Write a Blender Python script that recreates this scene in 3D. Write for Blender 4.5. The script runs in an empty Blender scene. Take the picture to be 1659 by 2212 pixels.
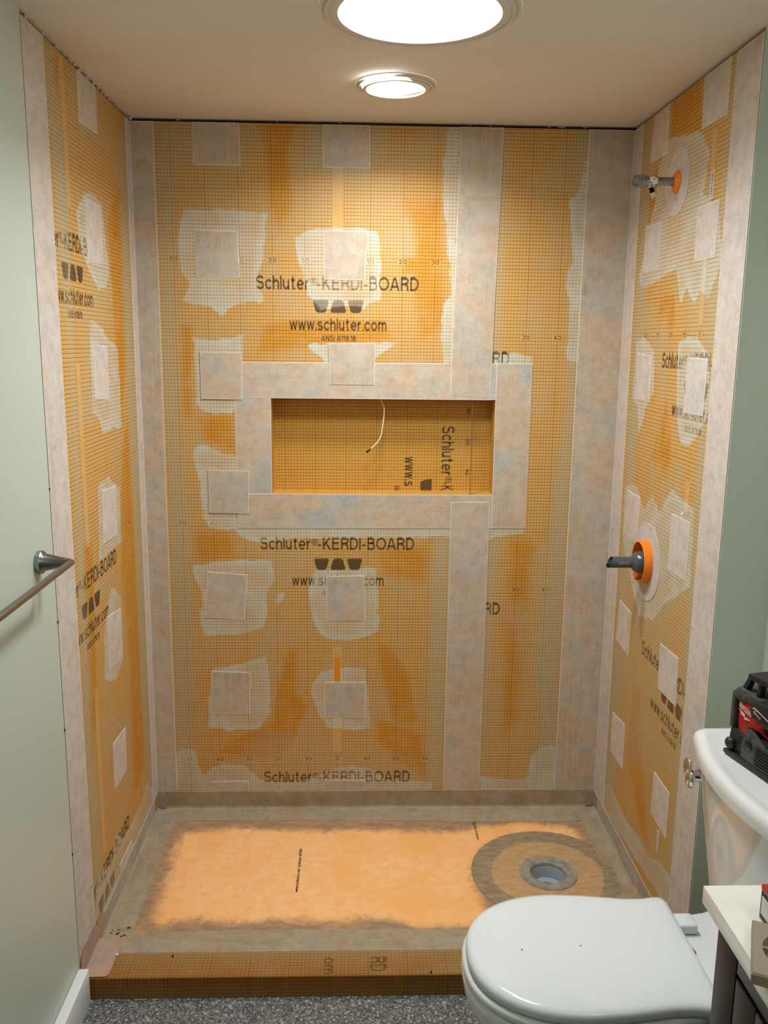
import bpy, bmesh, math, random
import numpy as np
from mathutils import Vector, Matrix
random.seed(7)
SC = bpy.context.scene
COL = SC.collection

# ------------------------------------------------------------------ camera
cam_d = bpy.data.cameras.new('camera'); cam = bpy.data.objects.new('camera', cam_d); COL.objects.link(cam)
cam_d.sensor_width = 36.0; cam_d.lens = 30.535; cam_d.clip_start = 0.02
Rw = Matrix(((0.99948744, -0.03007152, 0.01097982),
             (-0.00505676, 0.19037, 0.98169939),
             (-0.03161142, -0.98125173, 0.19012036))).transposed()
cam.matrix_world = Matrix.Translation((0.0616, -2.7662, 1.613)) @ Rw.to_4x4()
SC.camera = cam

# ------------------------------------------------------------------ world, exposure
wd = bpy.data.worlds.new('world'); SC.world = wd; wd.use_nodes = True
wd.node_tree.nodes['Background'].inputs[0].default_value = (0.8, 0.9, 1.0, 1)
wd.node_tree.nodes['Background'].inputs[1].default_value = 0.06
SC.view_settings.view_transform = 'Standard'; SC.view_settings.look = 'None'
SC.view_settings.gamma = 1.0; SC.view_settings.use_curve_mapping = False
SC.view_settings.exposure = 0.0
LENS_A = 14.0      # glow of the big ceiling lens
LENS_B = 22.0      # glow of the shower downlight lens
FILL_V = 17.0      # added fill lamp over the counter, behind the camera's right shoulder
def can_light(name, loc, radius, watts, spread, col):
    l = bpy.data.lights.new(name, 'AREA'); l.shape = 'DISK'; l.size = radius*2; l.energy = watts; l.spread = math.radians(spread); l.color = col
    o = bpy.data.objects.new(name, l); COL.objects.link(o); o.location = loc; return o
can_light('lamp_large', (0.182, -0.893, 2.2400), 0.160, 7.9, 150, (0.93, 0.99, 1.0))
can_light('lamp_shower', (0.144, -0.410, 2.2395), 0.072, 6.6, 150, (0.985, 0.99, 0.98))
# ------------------------------------------------------------------ room size (metres)
XL, XR, XW = -0.617, 0.896, 1.02
YF, YB, H = -0.85, -3.5, 2.262
PZ = 0.034
NX0, NX1, NZ0, NZ1, ND = -0.210, 0.501, 1.135, 1.4406, 0.080

# ------------------------------------------------------------------ measured outlines on the walls and tray (mm)
BACK_PATCHES=[[(-432,2260),(-294,2257),(-291,2132),(-431,2133)],[(-45,2257),(96,2256),(97,2130),(-44,2131)],[(-434,1947),(-304,1943),(-300,1807),(-432,1805)],[(-40,1950),(90,1949),(83,1804),(-42,1805)],[(-29,1612),(119,1615),(115,1486),(-24,1486)],[(-428,1582),(-298,1581),(-301,1436),(-428,1437)],[(-412,1213),(-284,1209),(-287,1070),(-413,1073)],[(-425,875),(-295,866),(-307,713),(-438,719)],[(-36,861),(88,863),(91,710),(-38,711)],[(-420,532),(-291,527),(-295,379),(-426,381)],[(-43,493),(94,493),(93,363),(-44,364)],[(-437,132),(-303,133),(-303,95),(-440,94)],[(-46,136),(98,135),(97,97),(-47,96)]]
LEFT_PATCHES=[[(-492,2263),(-341,2266),(-343,2138),(-497,2133)],[(-477,1959),(-346,1960),(-346,1813),(-481,1807)],[(-478,1603),(-349,1598),(-351,1455),(-482,1464)],[(-463,1221),(-334,1213),(-339,1073),(-471,1078)],[(-476,874),(-342,857),(-352,716),(-480,720)],[(-481,505),(-349,494),(-362,363),(-486,371)],[(-475,127),(-344,124),(-328,88),(-470,94)]]
RIGHT_PATCHES=[[(-181,2248),(-301,2253),(-303,2127),(-163,2128)],[(-536,2259),(-693,2265),(-691,2131),(-543,2132)],[(-557,1949),(-687,1949),(-685,1820),(-560,1820)],[(-163,1954),(-292,1953),(-292,1825),(-166,1823)],[(-171,1592),(-296,1589),(-291,1458),(-164,1460)],[(-562,1589),(-695,1585),(-690,1450),(-563,1449)],[(-155,1181),(-272,1177),(-267,1036),(-142,1042)],[(-535,1181),(-665,1183),(-666,1030),(-535,1029)],[(-148,828),(-272,819),(-260,683),(-132,690)],[(-522,816),(-657,823),(-667,693),(-530,688)],[(-147,450),(-274,462),(-280,316),(-154,316)],[(-549,450),(-670,449),(-670,316),(-545,323)]]
BACK_THIN=[[(-467,2005),(-363,2008),(-212,1996),(-221,1958),(-229,1863),(-243,1822),(-248,1787),(-232,1753),(-233,1729),(-259,1738),(-299,1731),(-342,1712),(-359,1694),(-392,1717),(-444,1729),(-479,1736),(-453,1791),(-483,1839),(-483,1941)],[(-130,1930),(-98,1950),(15,1959),(125,1955),(131,1868),(133,1746),(101,1740),(80,1718),(44,1725),(-14,1722),(-57,1710),(-88,1755),(-113,1837),(-127,1885)],[(-94,1613),(-42,1610),(192,1617),(157,1600),(120,1571),(120,1554),(-43,1552),(-57,1572),(-94,1597)],[(-448,1631),(-427,1620),(-373,1618),(-330,1624),(-295,1640),(-298,1581),(-301,1433),(-328,1393),(-379,1391),(-422,1395),(-443,1424),(-441,1525),(-447,1610)],[(-462,1260),(-435,1297),(-403,1281),(-367,1264),(-322,1258),(-324,1023),(-373,1015),(-418,1022),(-434,1060),(-443,1174),(-456,1233)],[(-331,1026),(613,1030),(614,1008),(539,999),(487,983),(334,995),(-164,985),(-254,971),(-314,987)],[(-474,895),(-376,911),(-213,916),(-208,868),(-214,829),(-233,818),(-232,726),(-250,682),(-321,661),(-443,656),(-456,725),(-440,773),(-467,867)],[(-74,881),(126,886),(136,790),(137,675),(94,649),(2,639),(-44,649),(-75,686),(-95,774),(-90,837)],[(-418,541),(-307,561),(-236,584),(-231,531),(-225,482),(-228,374),(-265,329),(-359,319),(-436,333),(-425,466)],[(-90,475),(-57,525),(25,548),(95,536),(102,449),(108,323),(49,318),(-37,332),(-61,374),(-82,429)],[(-549,239),(-517,252),(-486,249),(-458,138),(-441,177),(-393,197),(-330,197),(-291,166),(-268,138),(-141,127),(-61,151),(-14,178),(50,190),(106,178),(162,140),(330,125),(331,90),(-554,92)],[(332,2266),(367,2267),(361,1555),(333,1554),(324,1633),(328,1739),(351,1753),(342,1871),(331,1966),(319,2060),(317,2133)],[(494,86),(492,145),(531,141),(628,134),(660,135),(665,210),(703,253),(751,258),(760,84)],[(490,1580),(554,1587),(613,1579),(626,1529),(614,1550),(491,1549)],[(706,2053),(734,2060),(760,2227),(761,1566),(720,1566),(726,1737),(708,1786),(709,1827),(727,1876)],[(-206,789),(-178,802),(-174,789),(-197,764),(-209,761)],[(81,1695),(97,1684),(87,1678)]]
BACK_SOFT=[(25,0.85,[(-546,2262),(-472,2263),(-493,1859),(-498,1581),(-499,1336),(-480,1158),(-477,930),(-478,613),(-492,316),(-491,91),(-554,92),(-546,1022),(-549,1552)]),(30,0.8,[(-543,2258),(-233,2261),(-244,2209),(-284,2119),(-360,2105),(-456,2140),(-496,2166),(-547,2165)]),(25,0.85,[(-103,2266),(149,2265),(146,2177),(98,2113),(77,2094),(21,2095),(-55,2113),(-118,2104),(-97,2185)]),(12,0.85,[(498,2261),(514,2261),(508,1556),(488,1556)]),(14,0.9,[(718,2265),(757,2266),(757,1566),(752,1089),(751,514),(755,105),(646,85),(672,244),(696,347),(663,514),(679,775),(694,965),(703,1150),(729,1391),(726,1566),(724,1876),(715,2053)]),(16,0.85,[(368,995),(319,987),(313,854),(309,742),(301,515),(317,364),(300,263),(313,125),(367,86),(366,547)]),(12,0.85,[(494,995),(535,988),(525,838),(518,613),(514,448),(511,245),(516,107),(494,86)]),(25,0.45,[(-265,316),(-45,298),(273,212),(307,87),(-459,91),(-330,214)]),(30,0.4,[(-284,961),(-44,962),(-135,837),(-197,726),(-256,852)]),(40,0.35,[(-540,2099),(-347,2103),(-237,2051),(-322,1983),(-489,1981)]),(30,0.4,[(-125,2106),(14,2082),(-13,1975),(-126,1946)]),(35,0.35,[(21,2095),(181,2164),(212,2005),(156,1950),(43,1948)]),(30,0.45,[(555,775),(665,743),(638,279),(590,279),(628,514)])]
BACK_DEEP=[(18,[(-233,2258),(-124,2260),(-152,2171),(-136,2053),(-142,2013),(-177,1945),(-209,2039),(-214,2170)]),(20,[(204,2045),(317,2047),(330,1676),(261,1632),(230,1786),(241,1924)]),(12,[(-222,1669),(-100,1685),(145,1687),(174,1624),(-244,1584),(-236,1641)]),(8,[(197,1876),(260,1870),(243,1828),(200,1825)]),(25,[(569,1011),(648,965),(633,775),(625,580),(616,347),(565,296),(563,580),(568,854)]),(25,[(138,947),(304,979),(284,838),(154,861)]),(10,[(-104,399),(-140,298),(-204,214),(-408,240),(-328,299),(-218,349),(-200,482),(-160,613),(-137,597),(-138,465)]),(14,[(128,365),(295,297),(306,142),(209,195),(144,280)]),(10,[(133,629),(172,621),(235,531),(270,348),(191,348),(142,548)]),(20,[(-463,1007),(-343,1007),(-345,922),(-466,914)]),(12,[(-485,1666),(-450,1666),(-463,1381),(-488,1380)]),(15,[(-437,1381),(-328,1389),(-330,1271),(-424,1308)])]
LEFT_THIN=[[(-714,126),(-674,213),(-630,222),(-592,189),(-532,190),(-490,236),(-430,178),(-244,174),(-130,200),(-26,107),(-684,84)],[(-552,1920),(-499,1960),(-410,1985),(-331,1969),(-292,1794),(-327,1749),(-404,1748),(-448,1771),(-483,1796),(-547,1851)],[(-487,1663),(-408,1656),(-324,1614),(-238,1595),(-238,1399),(-243,1366),(-347,1376),(-428,1371),(-451,1410),(-508,1433),(-497,1585)],[(-494,1238),(-392,1247),(-292,1203),(-300,1044),(-406,1042),(-516,1037)],[(-509,836),(-422,947),(-327,886),(-338,707),(-424,670),(-518,708)]]
LEFT_SOFT=[(18,0.9,[(-725,2236),(-657,2243),(-602,1928),(-636,1586),(-638,1133),(-655,599),(-616,48),(-693,104),(-713,601),(-663,1586)]),(16,0.9,[(-41,2206),(-137,2173),(-162,1661),(-140,1109),(-156,515),(-126,148),(-2,88),(-57,474),(-38,1090),(-75,1581)]),(25,0.6,[(-491,2268),(-299,2274),(-284,2117),(-522,2089)]),(30,0.5,[(-488,573),(-295,530),(-306,310),(-507,332)]),(25,0.5,[(-488,1768),(-326,1755),(-298,1658),(-467,1666)])]
LEFT_DEEP=[(12,[(-284,1940),(-124,2051),(-109,1848),(-145,1581),(-238,1399),(-264,1583)]),(12,[(-256,1294),(-167,1393),(-152,1039),(-156,820),(-134,283),(-291,240),(-266,636),(-308,936)]),(10,[(-642,1111),(-566,1105),(-597,701),(-676,480),(-678,735)]),(10,[(-703,2229),(-628,2233),(-650,2110),(-711,2105)])]
RIGHT_THIN=[[(-80,148),(-151,203),(-273,189),(-343,179),(-443,196),(-549,189),(-637,228),(-699,230),(-791,239),(-710,141),(-93,87)],[(-306,2162),(-538,2128),(-607,2066),(-578,1977),(-673,1941),(-726,1812),(-663,1727),(-607,1752),(-579,1712),(-513,1763),(-483,1724),(-437,1815),(-328,1799),(-158,1779),(-125,1814),(-173,1888),(-227,2008),(-246,2103)],[(-146,1632),(-229,1638),(-309,1599),(-325,1484),(-266,1441),(-221,1356),(-196,1436),(-138,1459)],[(-487,1625),(-533,1636),(-610,1636),(-696,1597),(-720,1451),(-620,1368),(-557,1367),(-510,1434)],[(-121,1186),(-226,1211),(-307,1149),(-377,1202),(-442,1161),(-516,1239),(-681,1220),(-692,1022),(-512,918),(-449,857),(-331,833),(-133,1012)]]
RIGHT_SOFT=[(18,0.9,[(-82,2259),(-159,2241),(-204,1756),(-204,1270),(-210,764),(-225,227),(-55,134),(-127,737),(-120,1259),(-105,1761)]),(16,0.9,[(-701,2270),(-732,2260),(-717,1667),(-727,628),(-740,163),(-695,213),(-688,609),(-670,1668)]),(40,0.45,[(-207,778),(-649,923),(-721,497),(-210,299)]),(30,0.5,[(-537,1918),(-709,1956),(-689,1603),(-526,1671)]),(30,0.55,[(-204,1014),(-567,1320),(-723,1019),(-433,742),(-118,734)])]
RIGHT_DEEP=[(10,[(-323,1735),(-375,1747),(-440,1738),(-448,1667),(-407,1661),(-385,1701),(-334,1700)]),(12,[(-334,1295),(-413,1426),(-431,1477),(-491,1359),(-494,1310),(-457,1267),(-425,1300)]),(14,[(-327,602),(-395,631),(-406,473),(-480,365),(-544,214),(-481,219),(-395,319),(-319,355)]),(14,[(-541,952),(-561,1022),(-514,905),(-433,742),(-364,673)]),(12,[(-155,2070),(-234,2105),(-242,1994),(-171,1914)]),(12,[(-321,2257),(-511,2256),(-527,2136),(-323,2164)])]
PAN_CLEAN=[(-501,-160),(-421,-139),(-286,-133),(-40,-147),(174,-146),(420,-144),(487,-108),(664,-87),(797,-126),(810,-195),(769,-208),(679,-166),(553,-181),(468,-244),(425,-345),(419,-415),(431,-505),(450,-578),(428,-618),(363,-619),(234,-631),(158,-594),(80,-599),(16,-614),(-100,-602),(-228,-606),(-371,-596),(-475,-614),(-495,-554),(-501,-470),(-505,-332),(-509,-232)]
# ------------------------------------------------------------------ helpers
def lin(r, g, b):
    f = lambda c: (c/255/12.92) if c/255 <= 0.04045 else ((c/255+0.055)/1.055)**2.4
    return (f(r), f(g), f(b), 1.0)

def finish(name, me, m, parent=None, smooth=False):
    if m is not None:
        for mm in (m if isinstance(m, (list, tuple)) else [m]): me.materials.append(mm)
    if smooth:
        for p in me.polygons: p.use_smooth = True
    o = bpy.data.objects.new(name, me); COL.objects.link(o)
    if parent is not None:
        o.parent = parent
        o.matrix_parent_inverse = Matrix.Translation(parent.location).inverted()
    return o

def bobj(name, bm, m, parent=None, smooth=False, angle=None):
    bmesh.ops.recalc_face_normals(bm, faces=bm.faces[:])
    me = bpy.data.meshes.new(name); bm.to_mesh(me); bm.free()
    o = finish(name, me, m, parent, smooth or angle is not None)
    if angle is not None: me.set_sharp_from_angle(angle=math.radians(angle))
    return o

def tag(o, label, cat=None, group=None):
    o['label'] = label
    if cat: o['category'] = cat
    if group: o['group'] = group
    return o

def thing(name, loc, label, cat, group=None):
    o = bpy.data.objects.new(name, None); COL.objects.link(o); o.location = loc
    o.empty_display_size = 0.05
    return tag(o, label, cat, group)

def add_box(bm, a, b, bev=0.0, seg=2):
    r = bmesh.ops.create_cube(bm, size=1.0)
    vs = r['verts']
    for v in vs:
        v.co = Vector([(a[i]+b[i])/2 + v.co[i]*(b[i]-a[i]) for i in range(3)])
    if bev:
        es = list({e for v in vs for e in v.link_edges})
        bmesh.ops.bevel(bm, geom=es, offset=bev, segments=seg, profile=0.5, affect='EDGES')
    return vs

def box(name, a, b, m, parent=None, bev=0.0, seg=2):
    bm = bmesh.new(); add_box(bm, a, b, bev, seg)
    return bobj(name, bm, m, parent, angle=40 if bev else None)

def add_lathe(bm, prof, mat4, n=48, cap0=False, cap1=False):
    rings = []
    for (r, h) in prof:
        rings.append([bm.verts.new(mat4 @ Vector((r*math.cos(2*math.pi*i/n), r*math.sin(2*math.pi*i/n), h))) for i in range(n)])
    for A, B in zip(rings, rings[1:]):
        for i in range(n):
            bm.faces.new((A[i], A[(i+1) % n], B[(i+1) % n], B[i]))
    if cap0: bm.faces.new(rings[0])
    if cap1: bm.faces.new(rings[-1])

def frame_to(p, d):
    d = Vector(d).normalized()
    return Matrix.Translation(p) @ d.to_track_quat('Z', 'Y').to_matrix().to_4x4()

def lathe(name, prof, p, d, m, parent=None, n=48, cap0=False, cap1=False, angle=35):
    bm = bmesh.new(); add_lathe(bm, prof, frame_to(p, d), n, cap0, cap1)
    return bobj(name, bm, m, parent, angle=angle)

def add_tube(bm, pts, r, n=12):
    pts = [Vector(p) for p in pts]; rings = []; up = None
    for i, p in enumerate(pts):
        t = (pts[min(i+1, len(pts)-1)] - pts[max(i-1, 0)]).normalized()
        if up is None: up = t.orthogonal().normalized()
        up = (up - t*up.dot(t)).normalized(); sd = t.cross(up)
        rr = r[i] if isinstance(r, (list, tuple)) else r
        rings.append([bm.verts.new(p + rr*(math.cos(2*math.pi*k/n)*up + math.sin(2*math.pi*k/n)*sd)) for k in range(n)])
    for A, B in zip(rings, rings[1:]):
        for k in range(n): bm.faces.new((A[k], A[(k+1) % n], B[(k+1) % n], B[k]))
    bm.faces.new(rings[0]); bm.faces.new(rings[-1])

def add_loft(bm, rings, cap0=True, cap1=True):
    R = [[bm.verts.new(p) for p in r] for r in rings]; n = len(R[0])
    for A, B in zip(R, R[1:]):
        for k in range(n): bm.faces.new((A[k], A[(k+1) % n], B[(k+1) % n], B[k]))
    if cap0: bm.faces.new(R[0])
    if cap1: bm.faces.new(R[-1])

def spline(pts, n):
    P = [Vector(p) for p in pts]; out = []
    for i in range(len(P)-1):
        a, b, c, d = P[max(i-1, 0)], P[i], P[i+1], P[min(i+2, len(P)-1)]
        for k in range(n):
            t = k/n
            out.append(0.5*((2*b)+(c-a)*t+(2*a-5*b+4*c-d)*t*t+(3*b-a-3*c+d)*t**3))
    out.append(P[-1]); return out

# wall frames: (u, v, n) -> world; n is the distance off the board face into the shower
def F_back(u, v, n): return Vector((u, -n, v))
def F_left(u, v, n): return Vector((XL+n, u, v))
def F_right(u, v, n): return Vector((XR-n, u, v))

# ------------------------------------------------------------------ material tools
def new_mat(name):
    m = bpy.data.materials.new(name); m.use_nodes = True
    nt = m.node_tree; nt.nodes.clear()
    out = nt.nodes.new('ShaderNodeOutputMaterial'); b = nt.nodes.new('ShaderNodeBsdfPrincipled')
    nt.links.new(b.outputs[0], out.inputs[0])
    return m, nt, b, out

class G:
    def __init__(s, nt): s.nt = nt
    def put(s, sock, v):
        if isinstance(v, bpy.types.NodeSocket): s.nt.links.new(v, sock)
        elif v is not None: sock.default_value = v
    def math(s, op, a, b=None, c=None, clamp=False):
        n = s.nt.nodes.new('ShaderNodeMath'); n.operation = op; n.use_clamp = clamp
        s.put(n.inputs[0], a); s.put(n.inputs[1], b)
        if c is not None: s.put(n.inputs[2], c)
        return n.outputs[0]
    def mix(s, f, a, b, mode='MIX'):
        n = s.nt.nodes.new('ShaderNodeMix'); n.data_type = 'RGBA'; n.blend_type = mode
        s.put(n.inputs[0], f); s.put(n.inputs[6], a); s.put(n.inputs[7], b); return n.outputs[2]
    def step(s, v, lo, hi, a=0.0, b=1.0):
        n = s.nt.nodes.new('ShaderNodeMapRange'); n.interpolation_type = 'SMOOTHSTEP'
        s.put(n.inputs[0], v)
        for i, x in enumerate((lo, hi, a, b)): n.inputs[i+1].default_value = x
        return n.outputs[0]
    def attr(s, name):
        n = s.nt.nodes.new('ShaderNodeAttribute'); n.attribute_name = name; return n.outputs['Fac']
    def coord(s, kind='Object', scale=(1, 1, 1), loc=(0, 0, 0)):
        n = s.nt.nodes.new('ShaderNodeTexCoord'); mp = s.nt.nodes.new('ShaderNodeMapping')
        mp.inputs['Scale'].default_value = scale; mp.inputs['Location'].default_value = loc
        s.nt.links.new(n.outputs[kind], mp.inputs[0]); return mp.outputs[0]
    def noise(s, vec, scale, detail=4, rough=0.55, dist=0.0):
        n = s.nt.nodes.new('ShaderNodeTexNoise'); s.put(n.inputs['Vector'], vec)
        n.inputs['Scale'].default_value = scale; n.inputs['Detail'].default_value = detail
        n.inputs['Roughness'].default_value = rough; n.inputs['Distortion'].default_value = dist
        return n.outputs[0]
    def voro(s, vec, scale, feature='F1', out='Color'):
        n = s.nt.nodes.new('ShaderNodeTexVoronoi'); n.feature = feature; s.put(n.inputs['Vector'], vec)
        n.inputs['Scale'].default_value = scale; return n.outputs[out]
    def sep(s, vec):
        n = s.nt.nodes.new('ShaderNodeSeparateXYZ'); s.put(n.inputs[0], vec); return n.outputs
    def bump(s, h, strength, dist=0.001):
        n = s.nt.nodes.new('ShaderNodeBump'); n.inputs['Strength'].default_value = strength
        n.inputs['Distance'].default_value = dist; s.put(n.inputs['Height'], h); return n.outputs[0]
    def ramp(s, f, stops, const=False):
        n = s.nt.nodes.new('ShaderNodeValToRGB'); s.put(n.inputs[0], f)
        if const: n.color_ramp.interpolation = 'CONSTANT'
        e = n.color_ramp.elements
        while len(e) < len(stops): e.new(0.5)
        for i, (p, c) in enumerate(stops): e[i].position = p; e[i].color = c
        return n.outputs[0]

def simple(name, col, rough=0.5, metal=0.0, spec=0.5, coat=0.0, var=0.0, vscale=20, bump=0.0, bscale=300):
    m, nt, b, _ = new_mat(name); g = G(nt)
    c = lin(*col)
    if var:
        nz = g.noise(g.coord(), vscale, 5)
        k = g.step(nz, 0.3, 0.7, 1-var, 1+var)
        cc = g.mix(1.0, c, (1, 1, 1, 1), 'MULTIPLY')
        n = nt.nodes.new('ShaderNodeVectorMath'); n.operation = 'SCALE'
        n.inputs[0].default_value = c[:3]; nt.links.new(k, n.inputs['Scale'])
        nt.links.new(n.outputs[0], b.inputs['Base Color'])
    else: b.inputs['Base Color'].default_value = c
    b.inputs['Roughness'].default_value = rough; b.inputs['Metallic'].default_value = metal
    b.inputs['Specular IOR Level'].default_value = spec; b.inputs['Coat Weight'].default_value = coat
    b.inputs['Coat Roughness'].default_value = 0.03
    if bump: nt.links.new(g.bump(g.noise(g.coord(), bscale, 3), bump), b.inputs['Normal'])
    return m

def glow(name, col, strength):
    m = bpy.data.materials.new(name); m.use_nodes = True; nt = m.node_tree; nt.nodes.clear()
    o = nt.nodes.new('ShaderNodeOutputMaterial'); e = nt.nodes.new('ShaderNodeEmission')
    e.inputs[0].default_value = col; e.inputs[1].default_value = strength
    nt.links.new(e.outputs[0], o.inputs[0]); return m

def board_material(name, grid=True):
    m, nt, b, _ = new_mat(name); g = G(nt)
    uv = g.coord('UV'); s = g.sep(uv)
    p = g.coord('Object')
    soft, sdt, deep = g.attr('soft'), g.attr('sdt'), g.attr('deep')
    edge = g.math('MULTIPLY', g.math('SUBTRACT', g.noise(p, 24, 4, 0.6), 0.5), 0.030)
    hard = g.step(g.math('ADD', sdt, edge), -0.0045, 0.0045)
    body = g.step(g.noise(p, 9, 4, 0.6), 0.34, 0.66, 0.42, 0.86)
    rimk = g.step(sdt, 0.0, 0.03, 0.25, 0.0)
    hard = g.math('MULTIPLY', hard, g.math('ADD', body, rimk), clamp=True)
    cloud = g.step(g.noise(p, 6.5, 4, 0.5, 0.4), 0.42, 0.74, 0.0, 0.55)
    fine = g.noise(p, 120, 4, 0.7)
    softn = g.math('MULTIPLY', soft, g.step(g.noise(p, 22, 4), 0.25, 0.6, 0.72, 1.0))
    haze = g.math('MAXIMUM', g.math('MULTIPLY', cloud, g.math('SUBTRACT', 1.0, deep)), softn)
    deepn = g.math('MULTIPLY', deep, g.step(g.noise(p, 16, 3), 0.3, 0.55, 0.45, 1.0), clamp=True)
    orange = g.mix(deepn, lin(*BO), lin(*BDp))
    c = g.mix(haze, orange, lin(*BH))
    tcol = g.mix(fine, lin(*BT0), lin(*BT1))
    c = g.mix(hard, c, tcol)
    c = g.mix(g.math('MULTIPLY', fine, 0.25), c, g.mix(1.0, c, lin(205, 205, 205), 'MULTIPLY'))
    if grid:
        gx = g.math('MULTIPLY', s[0], 100.0); gy = g.math('MULTIPLY', s[1], 1/0.0104)
        lx = g.step(g.math('PINGPONG', gx, 0.5), 0.035, 0.075, 1, 0)
        ly = g.step(g.math('PINGPONG', gy, 0.5), 0.045, 0.095, 1, 0)
        lX = g.step(g.math('PINGPONG', gx, 5.0), 0.06, 0.10, 1, 0)
        lY = g.step(g.math('PINGPONG', gy, 5.0), 0.06, 0.12, 1, 0)
        ln = g.math('MAXIMUM', g.math('MAXIMUM', g.math('MULTIPLY', lx, .8), ly), g.math('MAXIMUM', lX, lY))
        fade = g.math('SUBTRACT', 0.80, g.math('MULTIPLY', g.math('MAXIMUM', hard, haze), 0.30))
        c = g.mix(g.math('MULTIPLY', ln, fade), c, g.mix(0.75, g.mix(1.0, c, lin(120, 84, 50), 'MULTIPLY'), lin(104, 62, 14)))
    nt.links.new(c, b.inputs['Base Color'])
    b.inputs['Roughness'].default_value = 0.72; b.inputs['Specular IOR Level'].default_value = 0.3
    nt.links.new(g.bump(g.math('ADD', fine, g.math('MULTIPLY', hard, 1.5)), 0.25, 0.0006), b.inputs['Normal'])
    return m

def tape_material(name, base=(200, 188, 172), warm=(212, 176, 142), cool=(182, 181, 174), streak=0.3, warmth=0.6, coolness=0.5):
    m, nt, b, _ = new_mat(name); g = G(nt)
    uv = g.coord('UV')
    n1 = g.noise(uv, 9, 5, 0.62, 0.8); n2 = g.noise(g.coord('UV', loc=(3, 5, 1)), 6, 4, 0.55, 0.3)
    n3 = g.noise(uv, 70, 5, 0.72); n4 = g.noise(uv, 26, 5, 0.7, 0.4)
    suv = g.coord('UV', scale=(300, 4, 1)); st = g.noise(suv, 1.0, 2)
    zone = g.step(g.noise(uv, 5, 2), 0.44, 0.56)
    c = g.mix(g.math('MULTIPLY', g.step(n1, 0.42, 0.68), warmth), lin(*base), lin(*warm))
    c = g.mix(g.math('MULTIPLY', g.step(n2, 0.52, 0.66), coolness), c, lin(*cool))
    c = g.mix(g.step(n4, 0.38, 0.68, 0.0, 0.45), c, g.mix(1.0, c, lin(218, 208, 200), 'MULTIPLY'))
    c = g.mix(g.step(n3, 0.3, 0.75, 0.0, 0.30), c, g.mix(1.0, c, lin(214, 208, 200), 'MULTIPLY'))
    c = g.mix(g.math('MULTIPLY', g.math('MULTIPLY', g.step(st, 0.5, 0.6), zone), streak), c, g.mix(1.0, c, lin(206, 196, 186), 'MULTIPLY'))
    nt.links.new(c, b.inputs['Base Color'])
    b.inputs['Roughness'].default_value = 0.85; b.inputs['Specular IOR Level'].default_value = 0.25
    nt.links.new(g.bump(n3, 0.25, 0.0008), b.inputs['Normal'])
    return m

# ------------------------------------------------------------------ materials
BO = (216, 168, 96); BDp = (212, 148, 50); BH = (190, 176, 140); BT0 = (194, 190, 172); BT1 = (220, 216, 198)
M = {}
M['board'] = board_material('kerdi_board_grid', True)
M['board_plain'] = board_material('board_unprinted', False)
M['tape'] = tape_material('fleece_tape')
M['tape_wall'] = tape_material('fleece_tape_pale', (214, 204, 196), (218, 192, 172), (198, 202, 204), 0.25, 0.4, 0.5)
M['tape_frame'] = tape_material('fleece_tape_niche', (202, 188, 171), (214, 180, 146), (178, 185, 184), 0.2, 0.65, 0.85)
M['tape_floor'] = tape_material('fleece_tape_smeared', (176, 162, 138), (172, 144, 112), (160, 156, 142), 0.4, 0.5, 0.6)
M['tape_up'] = tape_material('fleece_tape_upstand', (176, 158, 132), (164, 136, 100), (188, 180, 168), 0.3, 0.7, 0.7)
M['tape_upw'] = tape_material('fleece_tape_upstand_pale', (190, 182, 172), (176, 158, 138), (196, 194, 190), 0.3, 0.5, 0.6)
M['patch_edge'] = simple('fleece_cut_edge', (232, 224, 214), 0.9)  # pale cut fibres, with the light caught by the edge painted in
M['ceiling'] = simple('ceiling_paint', (230, 222, 214), 0.75, var=0.02, vscale=3)
M['paint'] = simple('sage_wall_paint', (195, 205, 194), 0.38, spec=0.45, bump=0.06, bscale=500)
M['dark'] = simple('dark_backing', (58, 44, 34), 0.95, var=0.4, vscale=40)
M['caulk'] = simple('drywall_crumb', (205, 198, 188), 0.9)
M['white_trim'] = simple('white_baseboard_paint', (238, 240, 242), 0.3)
M['china'] = simple('white_china', (228, 230, 230), 0.08, spec=0.5, coat=0.4)
M['seat'] = simple('white_seat_plastic', (224, 231, 234), 0.12, spec=0.5, coat=0.3)
M['steel'] = simple('brushed_steel', (150, 150, 150), 0.25, metal=1.0)
M['chrome'] = simple('chrome', (220, 220, 222), 0.05, metal=1.0)
M['galv'] = simple('galvanised_steel', (140, 142, 138), 0.38, metal=0.9, var=0.35, vscale=60)
M['orange_plastic'] = simple('orange_plastic', (240, 128, 20), 0.4)
M['collar'] = tape_material('collar_fleece', (210, 202, 196), (214, 190, 170), (196, 198, 200), 0.1, 0.3, 0.5)
M['valve'] = simple('grey_valve_plastic', (74, 80, 86), 0.22, spec=0.6)
M['valve_dark'] = simple('black_rubber', (20, 20, 22), 0.45)
M['brass'] = simple('dull_brass', (176, 120, 40), 0.4, metal=0.6)
M['pvc'] = simple('grey_pvc', (170, 180, 190), 0.3)
M['pvc_dust'] = simple('dusty_grey_pvc', (150, 144, 130), 0.6, var=0.2, vscale=50)
M['black'] = simple('black_tool_plastic', (30, 31, 33), 0.5, var=0.35, vscale=70)
M['grey_tool'] = simple('worn_grey_plastic', (66, 68, 68), 0.6, var=0.4, vscale=60)
M['red'] = simple('red_tool_plastic', (176, 22, 30), 0.35, var=0.12, vscale=40)
M['white_ink'] = simple('white_print', (224, 206, 200), 0.6)
M['black_ink'] = simple('black_print', (34, 32, 32), 0.7)
M['grey_ink'] = simple('faded_print', (120, 96, 96), 0.7)
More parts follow.
